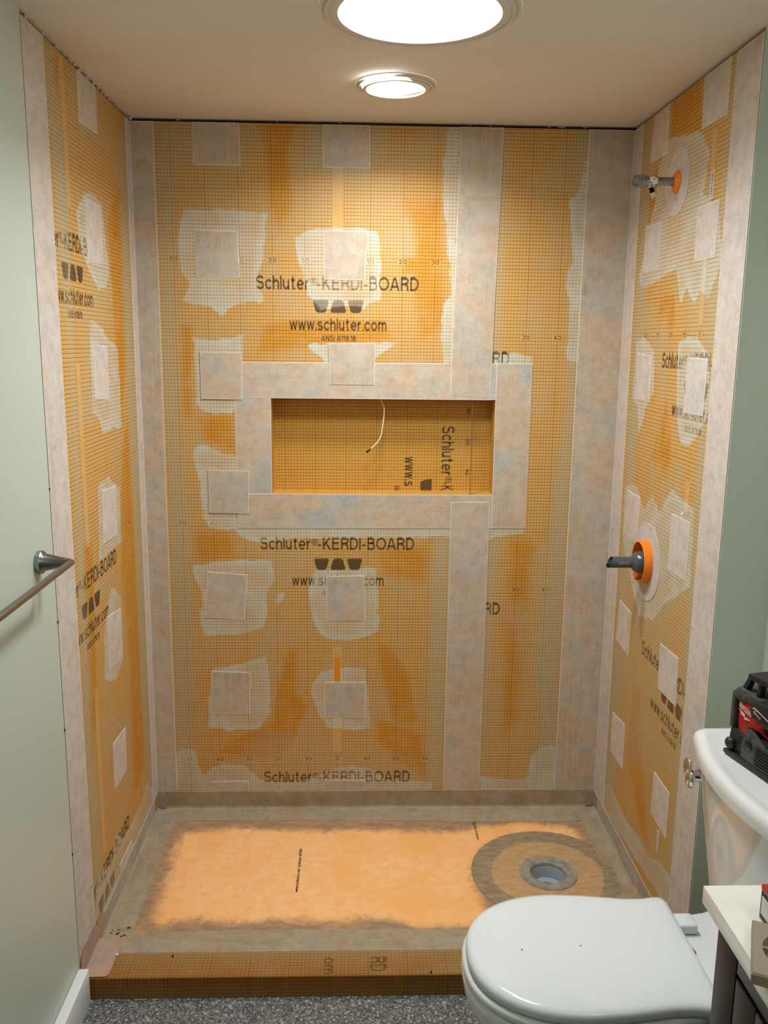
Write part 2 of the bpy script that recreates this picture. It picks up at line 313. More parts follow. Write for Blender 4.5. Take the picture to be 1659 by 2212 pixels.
M['paper'] = simple('white_sticker', (232, 226, 222), 0.6)
M['wire'] = simple('white_wire_jacket', (232, 214, 200), 0.45)
M['vanity'] = simple('charcoal_vanity_paint', (38, 36, 34), 0.45)
M['counter'] = simple('white_stone_counter', (236, 238, 232), 0.22, spec=0.5, var=0.03, vscale=14)
M['taupe'] = simple('taupe_plastic', (150, 140, 122), 0.5, bump=0.1, bscale=600)
M['trim_light'] = simple('white_light_trim', (222, 214, 206), 0.5)
M['lensA'] = glow('lit_lens_large', (0.93, 0.99, 1.0, 1), LENS_A)
M['lensB'] = glow('lit_lens_small', (1.0, 0.985, 0.95, 1), LENS_B)
M['fillV'] = glow('fill_lamp_glow', (1.0, 0.95, 0.85, 1), FILL_V)
M['soil'] = simple('dark_debris', (30, 28, 24), 0.9)

def ink_material():
    m = bpy.data.materials.new('board_print_ink'); m.use_nodes = True; nt = m.node_tree; nt.nodes.clear(); g = G(nt)
    o = nt.nodes.new('ShaderNodeOutputMaterial'); t = nt.nodes.new('ShaderNodeBsdfTransparent')
    d = nt.nodes.new('ShaderNodeBsdfPrincipled'); d.inputs['Roughness'].default_value = 0.8
    d.inputs['Base Color'].default_value = lin(88, 66, 36)
    x = nt.nodes.new('ShaderNodeMixShader')
    p = g.coord('Object')
    hz = g.math('MAXIMUM', g.step(g.attr('sdt'), -0.004, 0.006), g.attr('soft'))
    a = g.math('SUBTRACT', 0.86, g.math('MULTIPLY', hz, 0.48))
    a = g.math('MULTIPLY', a, g.step(g.noise(p, 260, 3, 0.7), 0.25, 0.6, 0.72, 1.0))
    nt.links.new(a, x.inputs[0]); nt.links.new(t.outputs[0], x.inputs[1]); nt.links.new(d.outputs[0], x.inputs[2])
    nt.links.new(x.outputs[0], o.inputs[0]); return m
M['ink'] = ink_material()

def pan_material():
    m, nt, b, _ = new_mat('shower_tray_fleece'); g = G(nt)
    p = g.coord('Object'); sd = g.attr('sd')
    ps = g.coord('Object', scale=(1.0, 3.5, 1))
    n = g.math('MULTIPLY', g.math('SUBTRACT', g.noise(p, 14, 6, 0.75, 0.6), 0.5), 0.10)
    clean = g.step(g.math('ADD', sd, n), -0.022, 0.026)
    mott = g.noise(p, 30, 6, 0.75); big = g.noise(p, 5, 3)
    cl = g.mix(g.step(mott, 0.35, 0.7), lin(255, 202, 146), lin(252, 186, 116))
    cl = g.mix(g.step(big, 0.4, 0.7, 0, 0.6), cl, lin(250, 180, 100))
    cl = g.mix(g.step(g.voro(p, 55, 'F1', 'Distance'), 0.0, 0.14, 0.35, 0), cl, lin(214, 132, 60))
    sm = g.mix(g.step(g.noise(ps, 18, 6, 0.75), 0.36, 0.66), lin(150, 128, 106), lin(198, 150, 106))
    sm = g.mix(g.step(g.noise(p, 70, 4, 0.75), 0.4, 0.7, 0, 0.5), sm, lin(146, 130, 114))
    nt.links.new(g.mix(clean, sm, cl), b.inputs['Base Color'])
    b.inputs['Roughness'].default_value = 0.85; b.inputs['Specular IOR Level'].default_value = 0.2
    nt.links.new(g.bump(mott, 0.3, 0.001), b.inputs['Normal']); return m
M['pan'] = pan_material()

def disc_material():
    m, nt, b, _ = new_mat('drain_collar_fleece'); g = G(nt)
    p = g.coord('Object'); s = g.sep(p)
    r = g.math('SQRT', g.math('ADD', g.math('POWER', s[0], 2.0), g.math('POWER', s[1], 2.0)))
    r = g.math('ADD', r, g.math('MULTIPLY', g.math('SUBTRACT', g.noise(p, 8, 3), 0.5), 0.04))
    ps = g.coord('Object', scale=(1, 2.5, 1)); n = g.noise(ps, 24, 6, 0.7)
    inn = g.mix(g.step(n, 0.35, 0.68), lin(184, 150, 112), lin(204, 166, 118))
    outr = g.mix(g.step(n, 0.35, 0.68), lin(140, 124, 102), lin(172, 150, 118))
    c = g.mix(g.step(r, 0.168, 0.176), inn, outr)
    nt.links.new(c, b.inputs['Base Color']); b.inputs['Roughness'].default_value = 0.85
    b.inputs['Specular IOR Level'].default_value = 0.2; return m
M['disc'] = disc_material()

def floor_material():
    m, nt, b, _ = new_mat('speckled_grey_floor'); g = G(nt)
    p = g.coord('Object', scale=(1, 1, 1)); pw = p
    v = g.sep(g.voro(pw, 225))[0]; v2 = g.sep(g.voro(pw, 400))[1]
    c = g.ramp(v, [(0.0, lin(50, 50, 48)), (0.28, lin(80, 80, 78)), (0.5, lin(108, 108, 105)), (0.7, lin(134, 134, 130)), (0.86, lin(178, 177, 172)), (0.95, lin(208, 206, 200))], True)
    c = g.mix(0.4, c, g.ramp(v2, [(0, lin(70, 72, 72)), (0.4, lin(120, 122, 121)), (0.8, lin(172, 174, 172))], True))
    nt.links.new(c, b.inputs['Base Color']); b.inputs['Roughness'].default_value = 0.45; return m
M['floor'] = floor_material()

# ------------------------------------------------------------------ stain masks
def sdist(P, poly):
    A = np.array(poly, float)/1000.0; B = np.roll(A, -1, 0)
    best = np.full(len(P), 1e9); ins = np.zeros(len(P), bool)
    for a, b in zip(A, B):
        d = b-a; L = max((d*d).sum(), 1e-12); w = P-a
        t = np.clip((w@d)/L, 0, 1); q = w-t[:, None]*d
        best = np.minimum(best, (q*q).sum(1))
        c = (a[1] > P[:, 1]) != (b[1] > P[:, 1])
        if abs(d[1]) > 1e-12: ins ^= c & (P[:, 0] < a[0]+(P[:, 1]-a[1])*d[0]/d[1])
    r = np.sqrt(best); return np.where(ins, r, -r)
def sstep(x, s): t = np.clip((x+s)/(2*s), 0, 1); return t*t*(3-2*t)
class Mask:
    def __init__(s, thin, soft, deep): s.thin, s.soft, s.deep = thin, soft, deep
    def put(s, me, P):
        sdt = np.full(len(P), -1.0); so = np.zeros(len(P)); de = np.zeros(len(P))
        for q in s.thin: sdt = np.maximum(sdt, sdist(P, q))
        for w, k, q in s.soft: so = np.maximum(so, k*sstep(sdist(P, q), w/1000*1.6))
        for w, q in s.deep: de = np.maximum(de, sstep(sdist(P, q), w/1000))
        for nm, v in (('sdt', np.maximum(sdt, -0.06)), ('soft', so), ('deep', de)):
            a = me.attributes.new(nm, 'FLOAT', 'POINT'); a.data.foreach_set('value', v.astype(np.float32))
MB = Mask(BACK_THIN, BACK_SOFT, BACK_DEEP); ML = Mask(LEFT_THIN, LEFT_SOFT, LEFT_DEEP)
MR = Mask(RIGHT_THIN, RIGHT_SOFT, RIGHT_DEEP); M0 = Mask([], [], [])

def set_uv(me, fn):
    uv = me.uv_layers.new(name='UVMap')
    for l in me.loops: uv.data[l.index].uv = fn(me.vertices[l.vertex_index].co)

def board_panel(parent, F, mask, u0, u1, v0, v1, org, mat, n=0.0, step=0.012, hole=None, name='board_panel', uvswap=False, depth=0.0122, orgs=None):
    us = list(np.linspace(u0, u1, max(2, int((u1-u0)/step)+1))); vs = list(np.linspace(v0, v1, max(2, int((v1-v0)/step)+1)))
    if hole:
        us = sorted(set([x for x in us if abs(x-hole[0]) > 1e-3 and abs(x-hole[1]) > 1e-3] + [x for x in hole[:2] if u0 < x < u1]))
        vs = sorted(set([x for x in vs if abs(x-hole[2]) > 1e-3 and abs(x-hole[3]) > 1e-3] + [x for x in hole[2:] if v0 < x < v1]))
    P = np.array([(u, v) for v in vs for u in us]); W = len(us)
    verts = [F(u, v, n) for u, v in P]; faces = []
    for j in range(len(vs)-1):
        for i in range(W-1):
            uc, vc = (us[i]+us[i+1])/2, (vs[j]+vs[j+1])/2
            if hole and hole[0] < uc < hole[1] and hole[2] < vc < hole[3]: continue
            faces.append((j*W+i, j*W+i+1, (j+1)*W+i+1, (j+1)*W+i))
    if depth:
        k = len(verts); cs = [(u0, v0), (u1, v0), (u1, v1), (u0, v1)]
        verts += [F(u, v, n) for u, v in cs] + [F(u, v, n-depth) for u, v in cs]
        faces += [(k+a, k+(a+1) % 4, k+4+(a+1) % 4, k+4+a) for a in range(4)]
        P = np.vstack([P, np.array(cs+cs)])
    me = bpy.data.meshes.new(name); me.from_pydata([tuple(v) for v in verts], [], faces); me.update()
    # face the shower
    want = (F(0, 0, 1)-F(0, 0, 0))
    if me.polygons[0].normal.dot(want) < 0: me.flip_normals()
    uvl = me.uv_layers.new(name='UVMap'); li = np.array([l.vertex_index for l in me.loops])
    UV = P[li]-np.array(org); UV = UV[:, ::-1] if uvswap else UV
    uvl.data.foreach_set('uv', np.ascontiguousarray(UV).ravel().astype(np.float32))
    mask.put(me, P)
    return finish(name, me, mat, parent)

def tape(parent, F, pts, m, n0=0.0, th=0.0010, name='tape_band', along='v', uvo=None):
    """flat strip or patch of membrane: pts are (u, v) corners; cut edges get a paler fibre colour with their highlight painted in"""
    me = bpy.data.meshes.new(name); k = len(pts)
    P2 = [Vector(p) for p in pts]; rim = 0.0014; inn = []
    ar = sum(P2[i].x*P2[(i+1) % k].y-P2[(i+1) % k].x*P2[i].y for i in range(k)); sg = 1 if ar > 0 else -1
    for i in range(k):
        e0 = (P2[i]-P2[i-1]).normalized(); e1 = (P2[(i+1) % k]-P2[i]).normalized()
        n_0 = Vector((-e0.y, e0.x))*sg; n_1 = Vector((-e1.y, e1.x))*sg
        bs = (n_0+n_1); q = P2[i] + bs*(rim/max(0.3, 0.5*bs.length_squared)); inn.append((q.x, q.y))
    vs = [F(u, v, n0+th) for u, v in inn] + [F(u, v, n0+th-0.0001) for u, v in pts] + [F(u, v, n0-0.0002) for u, v in pts]
    fs = [tuple(range(k))] + [(a, (a+1) % k, k+(a+1) % k, k+a) for a in range(k)] + [(k+a, k+(a+1) % k, 2*k+(a+1) % k, 2*k+a) for a in range(k)]
    pts = inn
    me.from_pydata([tuple(v) for v in vs], [], fs); me.update()
    if me.polygons[0].normal.dot(F(0, 0, 1)-F(0, 0, 0)) < 0: me.flip_normals()
    ox, oy = uvo if uvo else (random.uniform(0, 9), random.uniform(0, 9))
    uv = me.uv_layers.new(name='UVMap')
    for l in me.loops:
        u, v = pts[l.vertex_index % k]
        uv.data[l.index].uv = (u+ox, v+oy) if along == 'v' else (v+ox, u+oy)
    o = finish(name, me, [m, M['patch_edge']], parent)
    for i, p in enumerate(me.polygons): p.material_index = 0 if i == 0 else 1
    return o

# ------------------------------------------------------------------ printed lettering
SW = 0.155; XH = 0.74     # stroke weight and x-height of the printed grotesque lettering (cap height 1)
def _arc(cx, cy, rx, ry, a0, a1, n=14): return [(cx+rx*math.cos(math.radians(a0+(a1-a0)*i/n)), cy+ry*math.sin(math.radians(a0+(a1-a0)*i/n))) for i in range(n+1)]
_h = SW/2; _t = 1-_h; _x = XH-_h*.9; _m = XH/2
GL = {
 'S': [_arc(.40, .735, .315, _t-.735, 20, 180)+_arc(.40, .72, .315, .20, 185, 255, 5)+_arc(.40, .28, .335, .24, 75, 0, 6)+_arc(.40, .285, .335, .285-_h, 0, -165)],
 'C': [_arc(.47, .5, .40, .5-_h, 35, 325, 22)],
 'O': [_arc(.51, .5, .44, .5-_h, 0, 360, 30)],
 'K': [[(_h, 0), (_h, 1)], [(_h, .34), (.72, 1.0)], [(.31, .56), (.76, 0)]],
 'E': [[(_h, 0), (_h, 1)], [(_h, _t), (.72, _t)], [(_h, .53), (.67, .53)], [(_h, _h), (.74, _h)]],
 'R': [[(_h, 0), (_h, 1)], [(_h, _t), (.44, _t)]+_arc(.44, .725, .27, _t-.725, 90, -90)+[(_h, .45)], [(.42, .45)]+_arc(.50, .27, .18, .18, 90, 0, 6)+[(.69, .1), (.74, 0)]],
 'D': [[(_h, 0), (_h, 1)], [(_h, _t), (.36, _t)]+_arc(.36, .5, .40, .5-_h, 90, -90, 18)+[(_h, _h)]],
 'I': [[(_h, 0), (_h, 1)]],
 'B': [[(_h, 0), (_h, 1)], [(_h, _t), (.42, _t)]+_arc(.42, .735, .24, _t-.735, 90, -90)+[(_h, .545)], [(.40, .535)]+_arc(.44, .30, .28, .235, 90, -90)+[(_h, _h)]],
 'A': [[(.06, 0), (.43, .97)], [(.86, 0), (.49, .97)], [(.19, .30), (.73, .30)]],
 'N': [[(_h, 0), (_h, 1)], [(_h+.02, .95), (.70, .05)], [(.72, 0), (.72, 1)]],
 'M': [[(_h, 0), (_h, 1)], [(_h+.03, .95), (.47, .06)], [(.85, .95), (.47, .06)], [(.86, 0), (.86, 1)]],
 'L': [[(_h, 0), (_h, 1)]],
 'l': [[(_h, 0), (_h, 1)]],
 'i': [[(_h, 0), (_h, XH)], [(_h, .86), (_h, 1)]],
 'c': [_arc(.36, _m, .285, _x-_m, 38, 322, 20)],
 'o': [_arc(.38, _m, .305, _x-_m, 0, 360, 24)],
 'e': [[(.10, _m), (.64, _m)], _arc(.37, _m, .29, _x-_m, 2, 322, 20)],
 'h': [[(_h, 0), (_h, 1)], _arc(.33, .43, .245, _x-.43, 170, 0)+[(.575, 0)]],
 'n': [[(_h, 0), (_h, XH)], _arc(.33, .43, .245, _x-.43, 170, 0)+[(.575, 0)]],
 'u': [[(_h, XH), (_h, .32)]+_arc(.32, .31, .24, .31-_h, 180, 345), [(.575, 0), (.575, XH)]],
 't': [[(.17, .95), (.17, .22)]+_arc(.30, .20, .13, .125, 180, 275, 6)+[(.39, .075)], [(0, XH-.06), (.38, XH-.06)]],
 'r': [[(_h, 0), (_h, XH)], _arc(.36, .36, .27, _x-.36, 165, 85, 8)],
 'w': [[(.05, XH), (.24, .05)], [(.24, .05), (.45, .70)], [(.45, .70), (.66, .05)], [(.66, .05), (.85, XH)]],
 's': [_arc(.33, .545, .245, _x-.545, 25, 180, 9)+_arc(.33, .535, .245, .15, 185, 260, 5)+_arc(.33, .21, .265, .17, 75, 0, 5)+_arc(.33, .21, .265, .21-_h, 0, -160, 9)],
 'm': [[(_h, 0), (_h, XH)], _arc(.30, .45, .215, _x-.45, 170, 0)+[(.515, 0)], _arc(.735, .45, .215, _x-.45, 170, 0)+[(.95, 0)]],
 'a': [_arc(.36, _m, .28, _x-_m, 0, 360, 20), [(.62, 0), (.62, XH)]],
 'k': [[(_h, 0), (_h, 1)], [(_h, .25), (.52, XH)], [(.25, .42), (.56, 0)]],
 '.': [[(_h, 0), (_h, .165)]],
 '-': [[(.04, .36), (.38, .36)]],
 ' ': [],
 '0': [_arc(.36, .5, .285, .5-_h, 0, 360, 26)],
 '1': [[(.36, 0), (.36, 1)], [(.10, .74), (.34, .93)]],
 '2': [_arc(.35, .70, .27, _t-.70, 170, -20)+[(.13, .12)], [(.08, _h), (.66, _h)]],
 '3': [_arc(.34, .735, .25, _t-.735, 165, -85), _arc(.34, .29, .28, .29-_h+.0, 85, -165)],
 '4': [[(.50, 0), (.50, 1)], [(.50, .95), (.08, .30)], [(.06, .26), (.68, .26)]],
 '5': [[(.62, _t), (.20, _t), (.14, .50)], _arc(.35, .33, .29, .25, 140, -155)],
 '6': [_arc(.36, .32, .28, .32-_h, 0, 360, 20), _arc(.40, .55, .32, .45-_h, 50, 180, 10)+[(.08, .32)]],
 '8': [_arc(.36, .74, .245, _t-.74, 0, 360, 18), _arc(.36, .29, .285, .29-_h, 0, 360, 18)],
 '\u00ae': [_arc(.5, .5, .46, .46, 0, 360, 24), [(.36, .25), (.36, .76)], [(.36, .74), (.52, .74)]+_arc(.52, .63, .12, .11, 90, -90, 6)+[(.36, .52)], [(.50, .5), (.66, .25)]],
}
def glyph_mesh(s):
    """ribbons of stroke weight SW along each letter's strokes"""
    V, Fc = [], []; x = 0.0
    for ch in s:
        st = GL.get(ch, GL['o']); w_ = SW if ch != '\u00ae' else .09
        xs = [p[0] for l in st for p in l]
        x0 = (min(xs)-w_/2 if ch not in 'wA-1' else min(xs)-.04) if xs else 0; x1 = (max(xs)+w_/2) if xs else .28
        for l in st:
            P = [Vector(p) for p in l]; closed = (P[0]-P[-1]).length < 1e-6; n = len(P); L = []
            for i, p in enumerate(P):
                a = (P[i]-P[i-1]).normalized() if i else ((P[-1]-P[-2]).normalized() if closed else None)
                c = (P[i+1]-P[i]).normalized() if i < n-1 else ((P[1]-P[0]).normalized() if closed else None)
                a = a or c; c = c or a
                nn = Vector((-a.y, a.x))+Vector((-c.y, c.x)); nn = nn*(1/max(.55, .5*nn.length_squared))*.5
                nn = nn*w_*2
                L.append((p+nn*.5, p-nn*.5))
            k = len(V)
            for q, r in L: V += [(q.x-x0+x, q.y), (r.x-x0+x, r.y)]
            Fc += [(k+2*i, k+2*i+1, k+2*i+3, k+2*i+2) for i in range(n-1)]
        x += x1-x0+(.125 if ch not in '.' else .09)
    return np.array(V).reshape(-1, 2), Fc
CAP = glyph_mesh('H')[0][:, 1].max()
def place_text(items):
    """items: (string, u0, u1, baseline, cap height) -> verts (u,v), faces"""
    V, Fc = [], []
    for s, a, b, base, cap in items:
        v, f = glyph_mesh(s)
        if not len(v): continue
        x0, x1 = v[:, 0].min(), v[:, 0].max()
        if b is None: b = a + (x1-x0)*cap/CAP
        q = np.stack([a+(v[:, 0]-x0)/(x1-x0)*(b-a), base+v[:, 1]*cap/CAP], 1)
        k = sum(len(t) for t in V); V.append(q); Fc += [tuple(i+k for i in t) for t in f]
    return np.vstack(V), Fc
def rpoly(pts, r=0.004, n=4):
    out = []; P = [Vector(p) for p in pts]
    for i, p in enumerate(P):
        a = (P[i-1]-p).normalized(); b = (P[(i+1) % len(P)]-p).normalized()
        for k in range(n+1):
            t = k/n; out.append((p+a*r*(1-t)**2+b*r*t**2))
    return [(q.x, q.y) for q in out]
def ink_obj(name, parent, F, org, du, V, Fc, mask, m=None, n=0.0006, rot=False):
    """print frame: u runs along du (+1/-1) from org; rot turns the print a quarter turn clockwise"""
    if rot: W = np.stack([org[0]+V[:, 1], org[1]-V[:, 0]], 1)
    else: W = np.stack([org[0]+du*V[:, 0], org[1]+V[:, 1]], 1)
    me = bpy.data.meshes.new(name); me.from_pydata([tuple(F(u, v, n)) for u, v in W], [], Fc); me.update()
    mask.put(me, W)
    return finish(name, me, m or M['ink'], parent)

LOGO = []
for cx, up in ((-0.052, 0), (0.002, 1), (0.056, 0)):
    w0, w1 = (0.0255, 0.015) if not up else (0.015, 0.0255)
    LOGO.append(rpoly([(cx-w0, -0.115), (cx+w0, -0.115), (cx+w1, -0.153), (cx-w1, -0.153)], 0.008))
def print_block(parent, F, org, du, mask, title=None, labels=(), rot=False, url=True, tick=True):
    title = title or [('Schluter', -0.250, -0.089), ('-KERDI-BOARD', -0.064, 0.250)]
    it = [(s, a, b, -0.085, 0.031) for s, a, b in title] + [('\u00ae', -0.085, -0.063, -0.070, 0.016)]
    ink_obj('lettering', parent, F, org, du, *place_text(it), mask, rot=rot)
    V = [], []
    k = 0; vv = []; ff = []
    for p in LOGO:
        vv += p; ff.append(tuple(range(k, k+len(p)))); k += len(p)
    ink_obj('logo_print', parent, F, org, du, np.array(vv), ff, mask, rot=rot)
    if url:
        ink_obj('lettering', parent, F, org, du, *place_text([(url if isinstance(url, str) else 'www.schluter.com', -0.149, 0.152, -0.207, 0.028)]), mask, rot=rot)
        ink_obj('lettering', parent, F, org, du, *place_text([('ANSI A118.18', -0.051, 0.057, -0.240, 0.0135)]), mask, rot=rot)
    if labels:
        it = []
        for x in labels:
            s = str(abs(x)); w = 0.0062*len(s)
            it.append((s, x/100-w, x/100+w, -0.0045, 0.009))
        Vn, Fn = place_text(it)
        bm_v = []; bm_f = []
        for x in labels:   # blank plate behind each number
            k = len(bm_v); bm_v += [(x/100-.017, -.0085), (x/100+.017, -.0085), (x/100+.017, .0085), (x/100-.017, .0085)]; bm_f.append((k, k+1, k+2, k+3))
        if not rot: 
            ob = ink_obj('number_plate', parent, F, org, du, np.array(bm_v), bm_f, mask, M['board_plain'], n=0.0004)
        ink_obj('number_print', parent, F, org, du, Vn, Fn, mask, rot=rot)

# ================================================================== THE SETTING
def structure(o): o['kind'] = 'structure'; return o
BK = -0.0125   # backing plane behind the boards

# back wall: dark framing face with the niche opening
bm = bmesh.new()
for a, b in (((XL-.1, .0125, 0), (NX0-.012, .15, H)), ((NX1+.012, .0125, 0), (XW+.1, .15, H)), ((NX0-.012, .0125, 0), (NX1+.012, .15, NZ0-.012)), ((NX0-.012, .0125, NZ1+.012), (NX1+.012, .15, H))):
    add_box(bm, a, b)
wall_back = structure(bobj('wall_back', bm, M['dark']))
TOP = H-0.009; BOT = 0.038
hole = (NX0, NX1, NZ0, NZ1)
zb = 1.859; zr = 1.636
board_panel(wall_back, F_back, MB, XL, 0.4295, BOT, TOP, (0.0, zb), M['board'], hole=hole)
board_panel(wall_back, F_back, MB, 0.4305, XR, BOT, TOP, (0.29, zr), M['board'], hole=hole)
# unprinted centre stripes
for a, b in ((1.905, 2.235), (0.45, 0.62), (0.24, 0.40)):
    board_panel(wall_back, F_back, MB, -0.016, 0.0155, a, b, (0, zb), M['board_plain'], n=0.0003, depth=0, name='blank_stripe')
o = box('blank_stripe', (-0.0105, -0.0006, 0.475), (0.0095, -0.0002, 0.582), simple('bare_orange_stripe', (222, 140, 30), 0.6), wall_back)
o['label'] = 'deeper orange short stripe'
nums = [-50, -40, -30, -20, -10, 10, 20, 30]
print_block(wall_back, F_back, (0, zb), 1, MB, labels=nums)
print_block(wall_back, F_back, (0, zb-0.823), 1, MB, labels=[-50, -40])
it = [('Schluter', -0.250, -0.089, -0.085, 0.031), ('-KERDI-BOARD', -0.064, 0.250, -0.085, 0.031), ('\u00ae', -0.085, -0.063, -0.070, 0.016)]
print_block(wall_back, F_back, (0, zb-1.646), 1, MB, labels=[-50, -40, -30, -20, -10, 0, 10, 20, 30], url=False)
for z in (zr, zr-0.82):
    ink_obj('lettering', wall_back, F_back, (0.29, z), 1, *place_text([('ARD', 0.166, 0.250, -0.085, 0.031)]), MB)
    for x in (30, 40):
        pass
    Vn, Fn = place_text([(str(x), x/100-.0124, x/100+.0124, -.0045, .009) for x in (30, 40)])
    ink_obj('number_plate', wall_back, F_back, (0.29, z), 1, np.array([(x/100+sx*.017, sy*.0085) for x in (30, 40) for sx, sy in ((-1, -1), (1, -1), (1, 1), (-1, 1))]), [(0, 1, 2, 3), (4, 5, 6, 7)], MB, M['board_plain'], n=0.0004)
    ink_obj('number_print', wall_back, F_back, (0.29, z), 1, Vn, Fn, MB)

# bands on the back wall
t0 = 0.0010
b_left = tape(wall_back, F_back, [(XL+.001, 0.075), (-0.549, 0.075), (-0.547, TOP), (XL+.001, TOP)], M['tape'], t0*0)
b_right = tape(wall_back, F_back, [(0.753, 0.075), (XR-.001, 0.075), (XR-.001, TOP), (0.757, TOP)], M['tape'])
b_top = tape(wall_back, F_back, [(-0.298, NZ1+.0005), (0.487, NZ1+.0005), (0.614, NZ1+.02), (0.614, 1.556), (-0.298, 1.552)], M['tape_frame'], 0.0009, along='u')
b_bot = tape(wall_back, F_back, [(-0.321, 1.023), (0.613, 1.025), (0.613, NZ0+.0), (-0.321, NZ0+.0)], M['tape_frame'], 0.0009, along='u')
b_l = tape(wall_back, F_back, [(-0.321, 1.023), (NX0-.0005, 1.023), (NX0-.0005, 1.535), (-0.324, 1.50)], M['tape_frame'], 0.0)
b_r = tape(wall_back, F_back, [(NX1+.0005, 1.025), (0.613, 1.025), (0.614, 1.556), (NX1+.0005, 1.556)], M['tape_frame'], 0.0012)
tape(wall_back, F_back, [(0.356, 1.456), (0.482, 1.452), (0.4985, TOP), (0.3685, TOP)], M['tape'], 0.0018)
tape(wall_back, F_back, [(0.365, 0.098), (0.491, 0.098), (0.494, 1.112), (0.368, 1.111)], M['tape'], 0.0018)
for i, q in enumerate(BACK_PATCHES):
    pts = [(u/1000, min(v/1000, TOP)) for u, v in q]
    if i >= 11: pts = [(u, max(v, 0.096)) for u, v in pts]
    tape(wall_back, F_back, pts, M['tape'], 0.0024 if i in (4, 5, 6) else 0.0, 0.0013, name='tape_patch')

# the recessed niche
niche = bpy.data.objects.new('niche', bpy.data.meshes.new('niche')); 
bpy.data.objects.remove(niche)
def quadgrid(name, F, a, b, c, d, org, parent, uvs=False):
    return board_panel(parent, F, M0, a, b, c, d, org, M['niche_board'], depth=0, name=name, step=0.08, uvswap=uvs)
BOs, BDs, BHs = BO, BDp, BH
BO, BDp, BH = (212, 158, 68), (204, 140, 40), (206, 160, 86)
M['niche_board'] = board_material('niche_board_grid', True)
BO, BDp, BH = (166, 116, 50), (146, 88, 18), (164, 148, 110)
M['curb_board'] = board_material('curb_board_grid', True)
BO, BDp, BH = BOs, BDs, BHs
nz0 = 1.099
niche_back = quadgrid('niche_back', lambda u, v, n: Vector((u, ND-n, v)), NX0, NX1, NZ0, NZ1, (0.426, nz0), wall_back)
quadgrid('niche_side', lambda u, v, n: Vector((NX0+n, u, v)), 0, ND, NZ0, NZ1, (0, nz0), wall_back)
quadgrid('niche_side', lambda u, v, n: Vector((NX1-n, u, v)), 0, ND, NZ0, NZ1, (0, nz0), wall_back)
quadgrid('niche_shelf', lambda u, v, n: Vector((u, v, NZ0+n)), NX0, NX1, 0, ND, (0.426, 0), wall_back)
quadgrid('niche_top', lambda u, v, n: Vector((u, v, NZ1-n)), NX0, NX1, 0, ND, (0.426, 0), wall_back)
def F_niche(u, v, n): return Vector((u, ND-n, v))
o2 = (0.426, nz0)
it = [('Schluter', -0.250, -0.089, -0.085, 0.031), ('\u00ae', -0.085, -0.063, -0.070, 0.016), ('-K', -0.064, -0.037, -0.085, 0.031)]
ink_obj('lettering', niche_back, F_niche, o2, 1, *place_text(it), M0, rot=True)
ink_obj('lettering', niche_back, F_niche, o2, 1, *place_text([('www.s', -0.149, -0.050, -0.207, 0.028)]), M0, rot=True)
ink_obj('lettering', niche_back, F_niche, o2, 1, *place_text([('AN', -0.053, -0.037, -0.240, 0.0135)]), M0, rot=True)
ink_obj('logo_print', niche_back, F_niche, o2, 1, np.array([(x if x < -0.037 else -0.037, y) for x, y in LOGO[0]]), [tuple(range(len(LOGO[0])))], M0, rot=True)
0 and ink_obj('number_plate', niche_back, F_niche, o2, 1, np.array([(-x/100+sx*.013, sy*.0085) for x in (10, 20, 30) for sx, sy in ((-1, -1), (1, -1), (1, 1), (-1, 1))]), [(0, 1, 2, 3), (4, 5, 6, 7), (8, 9, 10, 11)], M0, M['board_plain'], n=0.0004, rot=True)
Vn, Fn = place_text([(str(x), -x/100-.0105, -x/100+.0105, -.0045, .009) for x in (10, 20, 30)])
ink_obj('number_print', niche_back, F_niche, o2, 1, Vn, Fn, M0, rot=True)

# left wall: painted room part, then boards in the shower
bm = bmesh.new()
add_box(bm, (XL-.1, YB, 0), (XL, YF-.0025, H)); 
wall_left = structure(bobj('wall_left', bm, M['paint']))
box('wall_backing', (XL-.1, YF-.002, 0), (XL-.0125, .0125, H), M['dark'], wall_left)
zl = 1.905; yl = -0.607
board_panel(wall_left, F_left, ML, YF, -0.0005, BOT, TOP, (yl, zl), M['board'], step=0.012)
for a, b in ((1.925, TOP-.002), (1.10, 1.56), (0.25, 0.72)):
    board_panel(wall_left, F_left, ML, yl-.016, yl+.016, a, b, (yl, zl), M['board_plain'], n=0.0003, depth=0, name='blank_stripe')
lt = [('uter', -0.165, -0.089), ('-KERDI-BOARD', -0.064, 0.250)]
print_block(wall_left, F_left, (yl, zl), 1, ML, title=lt, labels=[0, 10, 40])
print_block(wall_left, F_left, (yl, zl-0.823), 1, ML, title=lt, labels=[0, 30, 40])
print_block(wall_left, F_left, (yl, zl-1.640), 1, ML, title=[('Schluter', -0.2, -0.089), ('-KERDI-BOARD', -0.064, 0.250)], url=False)
tape(wall_left, F_left, [(YF, 0.06), (-0.715, 0.06), (-0.722, TOP), (YF, TOP)], M['tape_wall'])
tape(wall_left, F_left, [(-0.062, 0.075), (-0.001, 0.075), (-0.001, TOP), (-0.052, TOP)], M['tape_wall'])
for q in LEFT_PATCHES:
    tape(wall_left, F_left, [(u/1000, min(v/1000, TOP)) for u, v in q], M['tape_wall'], 0, 0.0013, name='tape_patch')
for (z, s) in ((0.983, .004), (0.72, .0035), (0.40, .0035), (1.29, .003)):   # little dark nail heads along the joint
    lathe('nail_head', [(s, 0), (s*.8, .0015), (0.0005, .002)], (XL, YF-.002, z), (1, 0, 0), M['soil'], wall_left, n=10, cap0=True)

